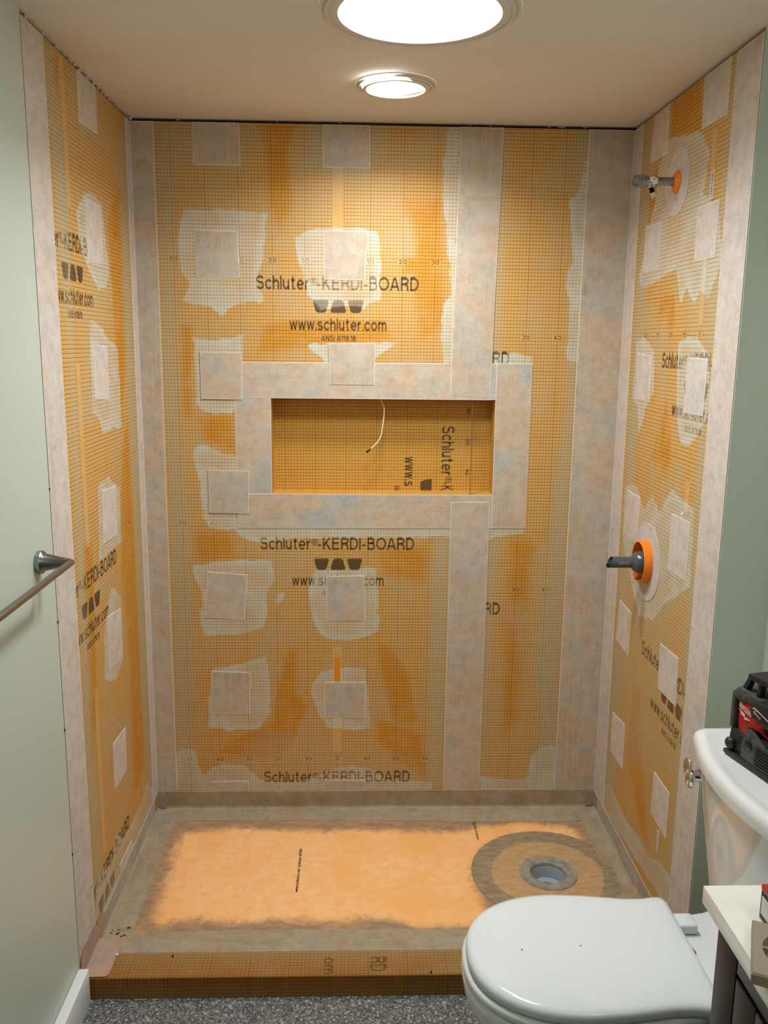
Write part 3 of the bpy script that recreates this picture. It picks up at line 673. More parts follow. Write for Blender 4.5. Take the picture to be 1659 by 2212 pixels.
# right wall: short painted return beside the shower, painted wall behind the toilet
bm = bmesh.new()
add_box(bm, (XR+.0130, YF, 0), (XW+.1, .0125, H)); add_box(bm, (XR+.0012, YF-.003, 0), (XW+.1, YF, H)); add_box(bm, (XW, YB, 0), (XW+.1, YF-.003, H))
wall_right = structure(bobj('wall_right', bm, M['paint']))
box('wall_backing', (XR+.0124, YF+.004, 0.0), (XR+.0128, .01, H-.0005), M['dark'], wall_right)
zrr = 1.642; yr = -0.628
board_panel(wall_right, F_right, MR, YF+.001, -0.0005, BOT, TOP, (yr, zrr), M['board'], step=0.012)
for a, b in ((2.02, 2.115), (1.665, 1.86), (1.20, 1.28)):
    board_panel(wall_right, F_right, MR, yr-.014, yr+.014, a, b, (yr, zrr), M['board_plain'], n=0.0003, depth=0, name='blank_stripe')
rt_ = [('Schluter', -0.250, -0.089), ('-KERDI-BOA', -0.064, 0.197)]
print_block(wall_right, F_right, (yr, zrr), -1, MR, title=rt_, labels=[-40, -30, -20, -10, 0])
print_block(wall_right, F_right, (yr, zrr-0.823), -1, MR, title=rt_)
tape(wall_right, F_right, [(YF+.0005, 0.06), (-0.722, 0.06), (-0.720, TOP), (YF+.0005, TOP)], M['tape_wall'])
tape(wall_right, F_right, [(-0.112, 0.075), (-0.001, 0.075), (-0.001, TOP), (-0.082, TOP)], M['tape_wall'])
for i, q in enumerate(RIGHT_PATCHES):
    tape(wall_right, F_right, [(u/1000, min(v/1000, TOP)) for u, v in q], M['tape_wall'], 0, 0.0013, name='tape_patch')
for (y0, y1, z0, z1) in ((-0.645, -0.624, 1.957, 2.020), (-0.617, -0.600, 1.185, 1.197), (-0.622, -0.607, 0.245, 0.308)):
    s = box('sticker', (XR-.0012, y0, z0), (XR-.0005, y1, z1), M['paper'], wall_right)
    bm = bmesh.new(); k = 0
    zz = z0+.003
    while zz < z1-.004:
        hh = random.choice((.0015, .003, .004)); add_box(bm, (XR-.0015, y0+.004, zz), (XR-.0011, y1-.004, min(zz+hh, z1-.002))); zz += hh+.0022
    bobj('sticker_print', bm, M['grey_ink'], s)

# room end wall behind the camera, floor, ceiling
bm = bmesh.new(); add_box(bm, (XL-.1, YB-.1, 0), (XW+.1, YB, H)); structure(bobj('wall_front', bm, M['paint']))
bm = bmesh.new(); add_box(bm, (XL-.1, YB-.1, H), (XW+.1, .15, H+.06)); ceiling = structure(bobj('ceiling', bm, M['ceiling']))
dx, dy = 0.655, -0.377
bm = bmesh.new()
for a, b in (((XL-.1, YB-.1), (XW+.1, dy-.07)), ((XL-.1, dy+.07), (XW+.1, .15)), ((XL-.1, dy-.07), (dx-.07, dy+.07)), ((dx+.07, dy-.07), (XW+.1, dy+.07))):
    add_box(bm, (*a, -.05), (*b, 0))
floor = structure(bobj('floor', bm, M['floor']))
# crumbs of torn drywall along the ceiling gap
bm = bmesh.new(); rnd = random.Random(3)
for k in range(26):
    y = rnd.uniform(-.83, -.02); s = rnd.uniform(.0015, .004)
    r = bmesh.ops.create_icosphere(bm, subdivisions=1, radius=s)
    for v in r['verts']: v.co = Vector((XL+.001+v.co.x*.5, y+v.co.y*2.5, H-.004+v.co.z))
for k in range(10):
    x = rnd.uniform(XL+.01, XR-.01); s = rnd.uniform(.001, .002)
    r = bmesh.ops.create_icosphere(bm, subdivisions=1, radius=s)
    for v in r['verts']: v.co = Vector((x+v.co.x*4, .004+v.co.y, H-.003+v.co.z))
r = bmesh.ops.create_icosphere(bm, subdivisions=1, radius=.006)
for v in r['verts']: v.co = Vector((XL+.008, -.02, H-.006)) + v.co
cr = bobj('drywall_crumbs', bm, M['caulk'], ceiling); cr['kind'] = 'stuff'

# baseboard on the left
bm = bmesh.new(); add_box(bm, (XL+.0005, YB+.01, 0.001), (XL+.0265, YF-.011, .096), .003)
structure(bobj('baseboard_left', bm, M['white_trim'], angle=40))

# ================================================================== CEILING LIGHTS
def ceiling_light(loc, r_lens, r_trim, drop, label, mat, lens_off=(0, 0)):
    t = thing('ceiling_light', loc, label, 'light')
    p = Vector(loc); x, y, z = p
    d = r_trim-r_lens
    lathe('trim_ring', [(r_trim, 0.0), (r_trim, .003), (r_trim-d*.18, .0045), (r_trim-d*.2, .003), (r_trim-d*.26, .003), (r_trim-d*.28, .008), (r_trim-d*.45, .0095), (r_trim-d*.47, .007), (r_trim-d*.52, .007), (r_trim-d*.56, drop*.8), (r_lens+d*.12, drop), (r_lens, drop), (r_lens-.003, drop-.003)], (x, y, z-.0003), (0, 0, -1), M['trim_light'], t, n=96, angle=30)
    lx, ly = x+lens_off[0], y+lens_off[1]
    lathe('lens', [(r_lens, 0), (r_lens*.985, .0025), (r_lens*.7, .0035), (r_lens*.35, .004), (0.001, .004)], (lx, ly, z-drop+.004), (0, 0, -1), mat, t, n=64, angle=60)
    return t
ceiling_light((0.182, -0.893, H), 0.163, 0.200, 0.010, 'large round ceiling light in front of the shower, cut off by the frame', M['lensA'])
ceiling_light((0.156, -0.390, H), 0.076, 0.103, 0.014, 'small round recessed downlight over the shower near the back wall', M['lensB'], (-.012, -.020))
t = thing('fill_lamp', (XW, -2.35, 1.95), 'added fill lamp over the counter, unseen behind the camera', 'light')  # out of view, added to brighten the room
box('back_plate', (XW-.022, -2.65, 1.90), (XW-.001, -2.05, 1.99), M['steel'], t, .003)
for k in range(3):
    lathe('fill_lamp_shade', [(.001, -.07), (.035, -.068), (.055, -.03), (.06, .03), (.05, .07), (.001, .075)], (XW-.09, -2.55+k*.2, 1.93), (0, 0, 1), M['fillV'], t, n=24, angle=60)

# ================================================================== SHOWER TRAY
tray = thing('shower_tray', (0.14, -0.35, 0.0), 'orange fleece shower tray smeared with grey thinset, between the three boarded walls', 'shower tray')
def pz(x, y):
    e = min(x-XL, XR-x, -y, y+0.705)
    r = math.hypot(x-dx, y-dy)
    if r < 0.238: return 0.0215
    t = min(max((e-.075)/.2, 0), 1)*min(1, 1.0)
    far = min((r-.238)/.35, 1)
    return PZ - (1-far)*(PZ-.0215)*min(1, e/.08+0.0)
us = list(np.linspace(XL+.0005, XR-.0005, 127)); vs = list(np.linspace(-0.705, -0.0005, 60))
P = [(u, v) for v in vs for u in us]; W = len(us)
verts = [(u, v, pz(u, v)) for u, v in P]; faces = []
for j in range(len(vs)-1):
    for i in range(W-1):
        c = ((us[i]+us[i+1])/2, (vs[j]+vs[j+1])/2)
        if math.hypot(c[0]-dx, c[1]-dy) < .075: continue
        faces.append((j*W+i, j*W+i+1, (j+1)*W+i+1, (j+1)*W+i))
k = len(verts); q = [(us[0], vs[0]), (us[-1], vs[0]), (us[-1], vs[-1]), (us[0], vs[-1])]
verts += [(*a, pz(*a)) for a in q] + [(*a, 0.0005) for a in q]
faces += [(k+(a+1) % 4, k+a, k+4+a, k+4+(a+1) % 4) for a in range(4)]
me = bpy.data.meshes.new('tray_panel'); me.from_pydata(verts, [], faces); me.update()
sd = sdist(np.array(P+q+q), PAN_CLEAN); at = me.attributes.new('sd', 'FLOAT', 'POINT'); at.data.foreach_set('value', sd.astype(np.float32))
finish('tray_panel', me, M['pan'], tray, True)

def fold_band(parent, name, mat_floor, mat_wall, path, prof, uvs):
    """strip folded along a corner: prof(point) lists cross-section points; path is a list of stations"""
    vs_, fs, mats = [], [], []
    n = len(prof(path[0]))
    for s in path: vs_ += [tuple(v) for v in prof(s)]
    for i in range(len(path)-1):
        for j in range(n-1):
            fs.append((i*n+j, i*n+j+1, (i+1)*n+j+1, (i+1)*n+j)); mats.append(0 if j < uvs else 1)
    bm = bmesh.new(); V = [bm.verts.new(v) for v in vs_]
    for f in fs: bm.faces.new([V[i] for i in f])
    me = bpy.data.meshes.new(name); bm.to_mesh(me); bm.free()
    o = finish(name, me, [mat_floor, mat_wall], parent, False)
    for p, mm in zip(me.polygons, mats): p.material_index = mm
    uv = me.uv_layers.new(name='UVMap'); ox = random.uniform(0, 9)
    # u across, v along
    acc = [0]
    for j in range(1, n): acc.append(acc[-1]+(Vector(vs_[j])-Vector(vs_[j-1])).length)
    for l in me.loops:
        i, j = divmod(l.vertex_index, n)
        uv.data[l.index].uv = (acc[j]+ox, (Vector(vs_[i*n])-Vector(vs_[0])).length)
    return o
def wob(s, k, a): return a*(math.sin(s*13+k)+.6*math.sin(s*29+k*2.1))
WB = 0.062
def prof_back(x):
    z = pz(x, -.02)
    return [(x, -.086, pz(x, -.08)+.0004), (x, -.085, pz(x, -.08)+.0014), (x, -.012, z+.002), (x, -.006, z+.004), (x, -.0042, z+.010), (x, -.0040, .097), (x, -.0005, .0975)]
fold_band(tray, 'tape_band', M['tape_floor'], M['tape_up'], list(np.linspace(XL+.03, XR-.03, 24)), prof_back, 3)
def prof_left(y):
    z = pz(XL+.02, y)
    return [(XL+.076, y, pz(XL+.07, y)+.0008), (XL+.075, y, pz(XL+.07, y)+.0018), (XL+.014, y, z+.0026), (XL+.006, y, z+.0056), (XL+.0034, y, z+.012), (XL+.0032, y, .096+wob(y, 1, .0006)), (XL+.0004, y, .0965)]
fold_band(tray, 'tape_band', M['tape_floor'], M['tape_upw'], list(np.linspace(-.70, -.012, 24)), prof_left, 3)
def prof_right(y):
    z = pz(XR-.02, y)
    return [(XR-.066, y, pz(XR-.07, y)+.0008), (XR-.065, y, pz(XR-.07, y)+.0018), (XR-.014, y, z+.0026), (XR-.006, y, z+.0056), (XR-.0034, y, z+.012), (XR-.0032, y, .096), (XR-.0004, y, .0965)]
fold_band(tray, 'tape_band', M['tape_floor'], M['tape_upw'], list(np.linspace(-.70, -.012, 24)), prof_right, 3)
def prof_front(x): return [(x, -.7035, pz(x, -.70)+.0040), (x, -.697, pz(x, -.69)+.0024), (x, -.645, pz(x, -.66)+.0022), (x, -.644, pz(x, -.66)+.0005)]
fold_band(tray, 'tape_band', M['tape_floor'], M['tape_floor'], list(np.linspace(XL+.02, XR-.02, 24)), prof_front, 9)
# preformed corner pieces at the two back corners
for sx, x0 in ((1, XL), (-1, XR)):
    bm = bmesh.new()
    A = [(x0+sx*.0045, -.0052, .0355), (x0+sx*.032, -.0052, .0355), (x0+sx*.032, -.0052, .093), (x0+sx*.0045, -.0052, .093)]
    Bq = [(x0+sx*.0045, -.0052, .0355), (x0+sx*.0045, -.040, .0355), (x0+sx*.0045, -.040, .094), (x0+sx*.0045, -.0052, .093)]
    Cq = [(x0+sx*.0045, -.0052, .040), (x0+sx*.034, -.0052, .0385), (x0+sx*.036, -.036, .0385), (x0+sx*.0045, -.040, .040)]
    for Q in (A, Bq):
        q_ = [bm.verts.new(v) for v in Q]; bm.faces.new(q_)
    bmesh.ops.remove_doubles(bm, verts=bm.verts[:], dist=1e-4)
    o = bobj('corner_piece', bm, M['tape_up'], tray)
    set_uv(o.data, lambda c: (c.x+c.y, c.z))
# tiny rows of print along the tray
for (x0, y0, x1, y1) in ((-0.105, -0.475, -0.105, -0.255), (0.468, -0.19, 0.470, -0.09)):
    V, Fc = place_text([('www.schluter.com  Schluter-KERDI', 0, y1-y0, 0, 0.0065)])
    me = bpy.data.meshes.new('lettering'); me.from_pydata([(x0-v, y0+u, pz(x0, y0+u)+.0012) for u, v in V], [], Fc); me.update()
    finish('lettering', me, M['black_ink'], tray)

drain = thing('shower_drain', (dx, dy, 0.02), 'grey round shower drain set in a wide round fleece collar in the tray', 'drain')
bm = bmesh.new(); add_lathe(bm, [(.074, 0), (.15, .0), (.2335, .0), (.2345, -.0016)], Matrix.Identity(4), 96)
col_o = bobj('drain_collar', bm, M['disc'], None, angle=40); col_o.location = (dx, dy, .0238); col_o.parent = drain; col_o.matrix_parent_inverse = Matrix.Translation(drain.location).inverted()
tape_ring = lathe('flange_ring', [(.0885, -.001), (.087, .003), (.081, .0038), (.077, .0015), (.074, .0010), (.071, .0030), (.060, .0034), (.055, .0022), (.0525, -.002), (.052, -.012)], (dx, dy, .0242), (0, 0, 1), M['pvc_dust'], drain, n=64, angle=50)
lathe('drain_throat', [(.052, -.010), (.0505, -.014), (.050, -.048), (.030, -.050), (.029, -.075), (.001, -.075)], (dx, dy, .0242), (0, 0, 1), M['pvc'], drain, n=48)

# debris specks lying in the front left corner
bm = bmesh.new(); rnd = random.Random(11)
for k in range(15):
    x, y, s = rnd.uniform(-.60, -.555), rnd.uniform(-.69, -.63), rnd.uniform(.0008, .0019)
    r = bmesh.ops.create_icosphere(bm, subdivisions=1, radius=s); a = rnd.uniform(0, 3)
    for v in r['verts']: v.co = Vector((x+v.co.x*(1+a), y+v.co.y, .0375+s*.5+v.co.z*.7))
d_ = bobj('debris_specks', bm, M['soil']); d_['kind'] = 'stuff'; tag(d_, 'dark crumbs of debris swept into the front left corner of the tray', 'debris')

# ================================================================== CURB
curb = thing('shower_curb', (0.14, -0.7775, 0.0), 'low orange gridded curb across the front of the shower', 'curb')
CZ = 0.060
def curb_block():
    # cross-section (y, z) going round, swept in x
    sec = [(-.705, .0), (-.705, CZ-.003), (-.708, CZ), (-.846, CZ), (-.8487, CZ-.0013), (-.85, CZ-.004), (-.85, .0)]
    xs = list(np.linspace(XL+.001, XR-.001, 60)); n = len(sec)
    verts = [(x, y, z) for x in xs for y, z in sec]; faces = []
    for i in range(len(xs)-1):
        for j in range(n-1): faces.append((i*n+j, i*n+j+1, (i+1)*n+j+1, (i+1)*n+j))
    faces += [tuple(range(n)), tuple(range((len(xs)-1)*n, len(xs)*n))]
    bm = bmesh.new(); V = [bm.verts.new(v) for v in verts]
    for f in faces: bm.faces.new([V[i] for i in f])
    bmesh.ops.recalc_face_normals(bm, faces=bm.faces[:])
    me = bpy.data.meshes.new('curb_block'); bm.to_mesh(me); bm.free()
    acc = [0]
    for a, b in zip(sec, sec[1:]): acc.append(acc[-1]+math.hypot(a[0]-b[0], a[1]-b[1]))
    uv = me.uv_layers.new(name='UVMap')
    for l in me.loops:
        i, j = divmod(l.vertex_index, n); uv.data[l.index].uv = (xs[i]+.003, acc[j])
    for nm, fn in (('sdt', lambda v: -.06), ('soft', lambda v: .8*max(0, min(1, (v.co.y+.785)/.02)) if v.co.z > .05 else (.35 if v.co.z < .01 else 0)), ('deep', lambda v: .9 if v.co.y < -.849 else .35)):  # front face takes the deeper colour, painting its shade away from the ceiling lights
        a = me.attributes.new(nm, 'FLOAT', 'POINT'); a.data.foreach_set('value', np.array([fn(v) for v in me.vertices], np.float32))
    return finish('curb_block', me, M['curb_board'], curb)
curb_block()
# tape over the curb's inner edge
def prof_curb(x):
    return [(x, -.762, CZ+.0002), (x, -.761, CZ+.0012), (x, -.709, CZ+.0012), (x, -.7046, CZ-.002), (x, -.7044, .041)]
fold_band(curb, 'tape_band', M['tape_floor'], M['tape_floor'], list(np.linspace(XL+.02, XR-.02, 24)), prof_curb, 9)
# folded corner piece on the left end: lies on the curb and turns up the wall
bm = bmesh.new()
top = [(XL+.004, -.8485, CZ+.0022), (-.560, -.8485, CZ+.0022), (-.552, -.845, CZ+.0022), (-.549, -.836, CZ+.0022), (-.549, -.706, CZ+.0022), (XL+.004, -.706, CZ+.0022)]
up = [(XL+.0035, -.8485, CZ+.003), (XL+.0035, -.8485, .105), (XL+.0035, -.842, .1155), (XL+.0035, -.83, .119), (XL+.0035, -.655, .110), (XL+.0035, -.640, .085), (XL+.0035, -.655, .045), (XL+.0035, -.706, .045), (XL+.0035, -.706, CZ+.003)]
for Q in (top, up): bm.faces.new([bm.verts.new(v) for v in Q])
o = bobj('corner_piece', bm, tape_material('fleece_corner_rosy', (190, 164, 146), (204, 142, 88), (176, 164, 152), 0.1, 0.8, 0.4), curb); set_uv(o.data, lambda c: (c.y, c.x+c.z))
o['label'] = 'rosy fleece corner piece folded up the wall'
# front dark lettering printed across the curb (turned a quarter)
def F_curb(u, v, n): return Vector((u, v, CZ+n))
for s, xc, w, a in (('om', 0.0, .024, -0.835), ('RD', 0.118, .031, -0.85)):
    V, Fc = place_text([(s, 0, .052 if s == 'RD' else .06, 0, w)])
    W_ = [(xc-.016+v, -.786-u) for u, v in V]
    me = bpy.data.meshes.new('lettering'); me.from_pydata([tuple(F_curb(u, v, .0006)) for u, v in W_], [], Fc); me.update(); Mask([], [(5, .85, [(-900, -900), (900, -900), (900, 0), (-900, 0)])], []).put(me, np.array(W_)); finish('lettering', me, M['ink'], curb)
bead = bobj('crumb', (lambda b: (bmesh.ops.create_icosphere(b, subdivisions=2, radius=.004, matrix=Matrix.Translation((-.548, -.772, CZ+.004))), b)[1])(bmesh.new()), M['white_trim'], None, True)
tag(bead, 'tiny white bead lying on the curb at the left', 'bead')
for (x, y) in ((-.405, -.776), (.255, -.845)):
    b_ = bobj('paint_fleck', (lambda b: (bmesh.ops.create_icosphere(b, subdivisions=1, radius=.003, matrix=Matrix.Translation((x, y, CZ+.0025))), b)[1])(bmesh.new()), M['soil'], curb)

# ================================================================== SHOWER ARM STUB
py_, pz_ = -0.398, 2.037
stub = thing('shower_arm_stub', (XR, py_, pz_), 'capped galvanised pipe stub sticking out high on the right shower wall', 'pipe')
lathe('seal_collar', [(.012, .0012), (.06, .0016), (.0855, .0014), (.086, .0002)], (XR, py_, pz_), (-1, 0, 0), M['collar'], stub, n=72)
set_uv(stub.children[0].data, lambda c: (c.y, c.z))
lathe('rubber_seal', [(.029, .0012), (.029, .004), (.024, .0075), (.014, .009), (.0108, .012)], (XR, py_, pz_), (-1, 0, 0), M['orange_plastic'], stub, n=40)
lathe('pipe_nipple', [(.0107, .001), (.0107, .088)], (XR, py_, pz_), (-1, 0, 0), M['galv'], stub, n=28, cap1=True)
lathe('pipe_cap', [(.0115, .078), (.0145, .079), (.0145, .083), (.0138, .084), (.0138, .086), (.0172, .088), (.0176, .094), (.0162, .097), (.0150, .112), (.0125, .117), (.001, .118)], (XR, py_, pz_), (-1, 0, 0), M['galv'], stub, n=8, cap0=True, angle=30)
lathe('thread_tape', [(.0112, .056), (.0118, .057), (.0118, .076), (.0112, .077)], (XR, py_, pz_), (-1, 0, 0), M['paper'], stub, n=24)
bm = bmesh.new()
for k in range(9):
    a = k*0.7; add_box(bm, (-.0012, -.0016, -.001), (.0012, .0016, .001))
    for v in bm.verts[-8:]:
        v.co = Vector((XR-.059-.015*((k % 3)/2)+v.co.x*1.6, py_+.0118*math.cos(a)-.0, pz_+.0118*math.sin(a))) + Vector((0, v.co.y, v.co.z))
bobj('tape_print', bm, M['black_ink'], stub)
bm = bmesh.new()
strip = [(XR-.074, py_-.012, pz_-.006), (XR-.073, py_-.013, pz_-.018), (XR-.069, py_-.013, pz_-.030), (XR-.064, py_-.012, pz_-.042)]
L = []
for i, p in enumerate(strip):
    L.append((bm.verts.new(Vector(p)+Vector((-.0055, 0, -.0012*i))), bm.verts.new(Vector(p)+Vector((.0055, 0, .0012*i)))))
for A, B in zip(L, L[1:]): bm.faces.new((A[0], A[1], B[1], B[0]))
bmesh.ops.solidify(bm, geom=bm.faces[:], thickness=.0005)
tg = bobj('hanging_tag', bm, M['paper'], stub)
V, Fc = place_text([('on', 0, .0085, 0, .008)])
me = bpy.data.meshes.new('tag_print'); me.from_pydata([(XR-.0755+v*.8, py_-.0142, pz_-.010-u) for u, v in V], [], Fc); me.update(); finish('tag_print', me, M['black_ink'], tg)

# ================================================================== MIXING VALVE
vy, vz = -0.364, 1.006
val = thing('shower_valve', (XR, vy, vz), 'grey shower valve stem in an orange ring on the right shower wall', 'valve')
lathe('seal_collar', [(.055, .0014), (.09, .0018), (.1128, .0016), (.1135, .0002)], (XR, vy, vz), (-1, 0, 0), M['collar'], val, n=80)
set_uv(val.children[0].data, lambda c: (c.y, c.z))
lathe('guard_ring', [(.0625, .001), (.060, .024), (.0575, .0255), (.0555, .024), (.0545, .001)], (XR, vy, vz), (-1, 0, 0), M['orange_plastic'], val, n=64)
lathe('cavity_shade', [(.055, .0012), (.036, .0012), (.001, .0012)], (XR, vy, vz), (-1, 0, 0), simple('shaded_orange_plastic', (150, 62, 8), 0.4), val, n=48)  # dark disc paints the shade of the cavity inside the ring
box('brass_body', (XR-.012, vy-.022, vz-.046), (XR-.0016, vy+.022, vz-.03), M['brass'], val, .002)
lathe('valve_dome', [(.034, .0016), (.034, .018), (.030, .030), (.022, .040), (.016, .044)], (XR, vy, vz-.002), (-1, 0, 0), M['valve'], val, n=40, cap1=True)
# stem sleeve: round tube with the end cut away on top
bm = bmesh.new(); n = 28; R0 = .0165
ringA, ringB = [], []
for i in range(n):
    a = 2*math.pi*i/n; y, z = R0*math.cos(a), R0*math.sin(a)
    cut = .012*(0.5+0.5*math.sin(a)) ** 1.5 if math.sin(a) > -0.9 else 0
    ringA.append(bm.verts.new((XR-.036, vy+y, vz-.002+z))); ringB.append(bm.verts.new((XR-.112+cut, vy+y, vz-.002+z)))
mid = [bm.verts.new((XR-.095+.0*i, vy+.8*R0*math.cos(2*math.pi*i/n), vz-.002+.8*R0*math.sin(2*math.pi*i/n))) for i in range(n)]
for i in range(n):
    j = (i+1) % n
    bm.faces.new((ringA[i], ringA[j], ringB[j], ringB[i])); bm.faces.new((ringB[i], ringB[j], mid[j], mid[i]))
bm.faces.new(ringA); bm.faces.new(mid)
bobj('stem_sleeve', bm, M['valve'], val, angle=40)
box('stem_key', (XR-.116, vy-.004, vz-.017), (XR-.094, vy+.004, vz-.006), M['valve_dark'], val, .002)
box('stem_window', (XR-.086, vy-.0178, vz-.006), (XR-.052, vy-.0155, vz+.003), simple('smoky_clear_plastic', (104, 112, 118), 0.1), val, .001)

# ================================================================== TOWEL BAR
ty, tz = -0.948, 1.148
tb = thing('towel_bar', (XL, ty, tz), 'brushed metal towel bar on the painted left wall', 'towel bar')
for k, yy in enumerate((ty, ty-.610)):
    lathe('bar_post', [(.001, .0005), (.0245, .0005), (.0250, .003), (.0250, .0105), (.0235, .0125), (.0205, .0128), (.0195, .014), (.0105, .055), (.0082, .068), (.001, .070)], (XL, yy, tz), (1, 0, 0), M['steel'], tb, n=40)
bm = bmesh.new(); add_tube(bm, [(XL+.068, ty+.0085, tz-.002), (XL+.068, ty+.0075, tz-.002), (XL+.068, ty-.3, tz-.002), (XL+.068, ty-.61, tz-.002), (XL+.068, ty-.6175, tz-.002)], [.0055, .0074, .0076, .0076, .006], 24)
bobj('bar', bm, M['steel'], tb, angle=40)

# ================================================================== TOILET
TY = -1.235
toilet = thing('toilet', (0.70, TY, 0.0), 'white two piece toilet with closed lid in front of the shower', 'toilet')
def outline(tip, wmax, xmax, back, neck, wback, n=22, ins=0.0):
    """half outline from the tip round to the hinge, mirrored; returns (x, dy)"""
    half = []
    for i in range(n+1):
        a = math.pi/2*i/n
        half.append((xmax-(xmax-tip)*math.cos(a)**0.92, wmax*math.sin(a)**0.86))
    for x, w in neck: half.append((x, w))
    half += [(back, wback-.006), (back+.004, wback-.014)]
    pts = half + [(x, -w) for x, w in reversed(half)][:-1]
    if ins:
        cx = (tip+back)/2; sx = 1-ins/((back-tip)/2)
        pts = [(cx+(x-cx)*sx, w*(1-ins/wmax)) for x, w in pts]
    return pts
LIDN = [(0.56, .176), (0.61, .169), (0.655, .1625), (0.695, .163), (0.725, .168), (0.738, .1665)]
def lid_ring(ins, z, tilt=0.0): return [Vector((x, TY+w, z+tilt*(x-.5))) for x, w in outline(.286, .180, .50, .742, LIDN, .164, ins=ins)]
bm = bmesh.new()
add_loft(bm, [lid_ring(.014, .405), lid_ring(.002, .4065), lid_ring(0, .411), lid_ring(.0015, .421), lid_ring(.006, .4265), lid_ring(.016, .4295), lid_ring(.045, .4315), lid_ring(.09, .4325)])
bobj('toilet_lid', bm, M['seat'], toilet, angle=50)
SN = [(0.56, .179), (0.61, .174), (0.66, .168), (0.70, .162), (0.72, .15)]
def seat_ring(ins, z): return [Vector((x, TY+w, z)) for x, w in outline(.279, .184, .50, .735, SN, .15, ins=ins)]
bm = bmesh.new(); add_loft(bm, [seat_ring(.010, .3845), seat_ring(.001, .387), seat_ring(0, .396), seat_ring(.004, .4015), seat_ring(.014, .403)])
bobj('toilet_seat', bm, M['seat'], toilet, angle=50)
BN = [(0.58, .180), (0.64, .172), (0.70, .166), (0.74, .162), (0.78, .160)]
def bowl_ring(tip, wmax, back, wb, z, sh=0.0):
    k = wmax/.186
    return [Vector((x, TY+w, z)) for x, w in outline(tip, wmax, .50+sh, back, [(a+(back-.82)*(a-.5)/.3, b*k) for a, b in BN], wb)]
bm = bmesh.new()
add_loft(bm, [bowl_ring(.40, .105, .84, .10, .001, .06), bowl_ring(.395, .107, .84, .10, .04, .06), bowl_ring(.405, .100, .84, .10, .12, .06), bowl_ring(.385, .115, .84, .11, .20, .04), bowl_ring(.335, .150, .83, .13, .27, .02), bowl_ring(.292, .178, .82, .155, .325), bowl_ring(.280, .1855, .82, .160, .352), bowl_ring(.279, .186, .82, .161, .376), bowl_ring(.284, .182, .818, .159, .383)])
bobj('toilet_bowl', bm, M['china'], toilet, angle=50)
# deck joining bowl and tank
def deck_ring(z, g=0.0):
    half = [(0.70, .150-g), (0.76, .1555-g), (0.805, .158-g), (0.83, .163-g), (0.85, .172-g), (0.87, .186-g), (0.885, .192-g), (0.985, .192-g)]
    return [Vector((x, TY+w, z)) for x, w in half] + [Vector((x, TY-w, z)) for x, w in reversed(half)]
bm = bmesh.new(); add_loft(bm, [deck_ring(.30, .03), deck_ring(.36, .004), deck_ring(.382), deck_ring(.3875, .003), deck_ring(.3885, .008)])
bobj('tank_deck', bm, M['china'], toilet, angle=45)
def tank_ring(hw, xf, xb, bow, z, rc=.03, n=10):
    """D-shaped plan: bowed front towards -x"""
    pts = [(xb, hw)]
    x0 = xf+bow
    for i in range(7):
        a = math.pi/2*i/6; pts.append((x0+rc-rc*math.sin(a), hw-rc+rc*math.cos(a)))
    for i in range(1, n):
        t = 1-2*i/n; yy = (hw-rc)*t; pts.append((xf+bow*t*t, yy))
    for i in range(7):
        a = math.pi/2*(1-i/6); pts.append((x0+rc-rc*math.sin(a), -(hw-rc+rc*math.cos(a))))
    pts.append((xb, -hw)); return [Vector((x, TY+y, z)) for x, y in pts]
bm = bmesh.new()
add_loft(bm, [tank_ring(.165, .845, .985, .010, .3895), tank_ring(.178, .828, .985, .014, .41), tank_ring(.186, .812, .985, .02, .50), tank_ring(.196, .790, .985, .024, .64), tank_ring(.204, .776, .985, .026, .763)])
bobj('tank', bm, M['china'], toilet, angle=45)
bm = bmesh.new()
add_loft(bm, [tank_ring(.212, .769, .992, .028, .7635), tank_ring(.219, .760, .994, .030, .767), tank_ring(.220, .759, .994, .030, .784), tank_ring(.217, .762, .994, .030, .795), tank_ring(.211, .768, .994, .030, .8005), tank_ring(.200, .780, .994, .028, .802), tank_ring(.190, .791, .985, .026, .7985), tank_ring(.18, .80, .98, .024, .7980)])
bobj('tank_lid', bm, M['china'], toilet, angle=60)
def ellipsoid(name, c, r, m, parent, rot=(0, 0, 0), seg=24):
    bm = bmesh.new(); bmesh.ops.create_uvsphere(bm, u_segments=seg, v_segments=seg//2, radius=1.0, matrix=Matrix.Translation(c) @ (Matrix.Rotation(rot[2], 4, 'Z') @ Matrix.Rotation(rot[1], 4, 'Y') @ Matrix.Rotation(rot[0], 4, 'X')) @ Matrix.Diagonal((*r, 1)))
    return bobj(name, bm, m, parent, True)
ellipsoid('hinge_cap', (.768, TY+.112, .398), (.001, .001, .001), M['seat'], toilet) if False else None
box('hinge_block', (.744, TY+.085, .3885), (.790, TY+.130, .412), M['seat'], toilet, .006, 3)
box('hinge_block', (.744, TY-.130, .3885), (.790, TY-.085, .412), M['seat'], toilet, .006, 3)
bm = bmesh.new(); add_lathe(bm, [(.0135, 0), (.0135, .004), (.011, .010), (.010, .016)], frame_to((.796, TY+.158, .718), (-1, 0, 0)), 28, False, True)
bmesh.ops.create_uvsphere(bm, u_segments=24, v_segments=12, radius=1, matrix=Matrix.Translation((.772, TY+.150, .712)) @ Matrix.Rotation(.5, 4, 'X') @ Matrix.Diagonal((.009, .016, .0215, 1)))
bmesh.ops.create_uvsphere(bm, u_segments=24, v_segments=12, radius=1, matrix=Matrix.Translation((.776, TY+.178, .727)) @ Matrix.Rotation(.5, 4, 'X') @ Matrix.Diagonal((.006, .019, .022, 1)))
lv = bobj('flush_lever', bm, M['chrome'], toilet, angle=50); lv['label'] = 'chrome lever'
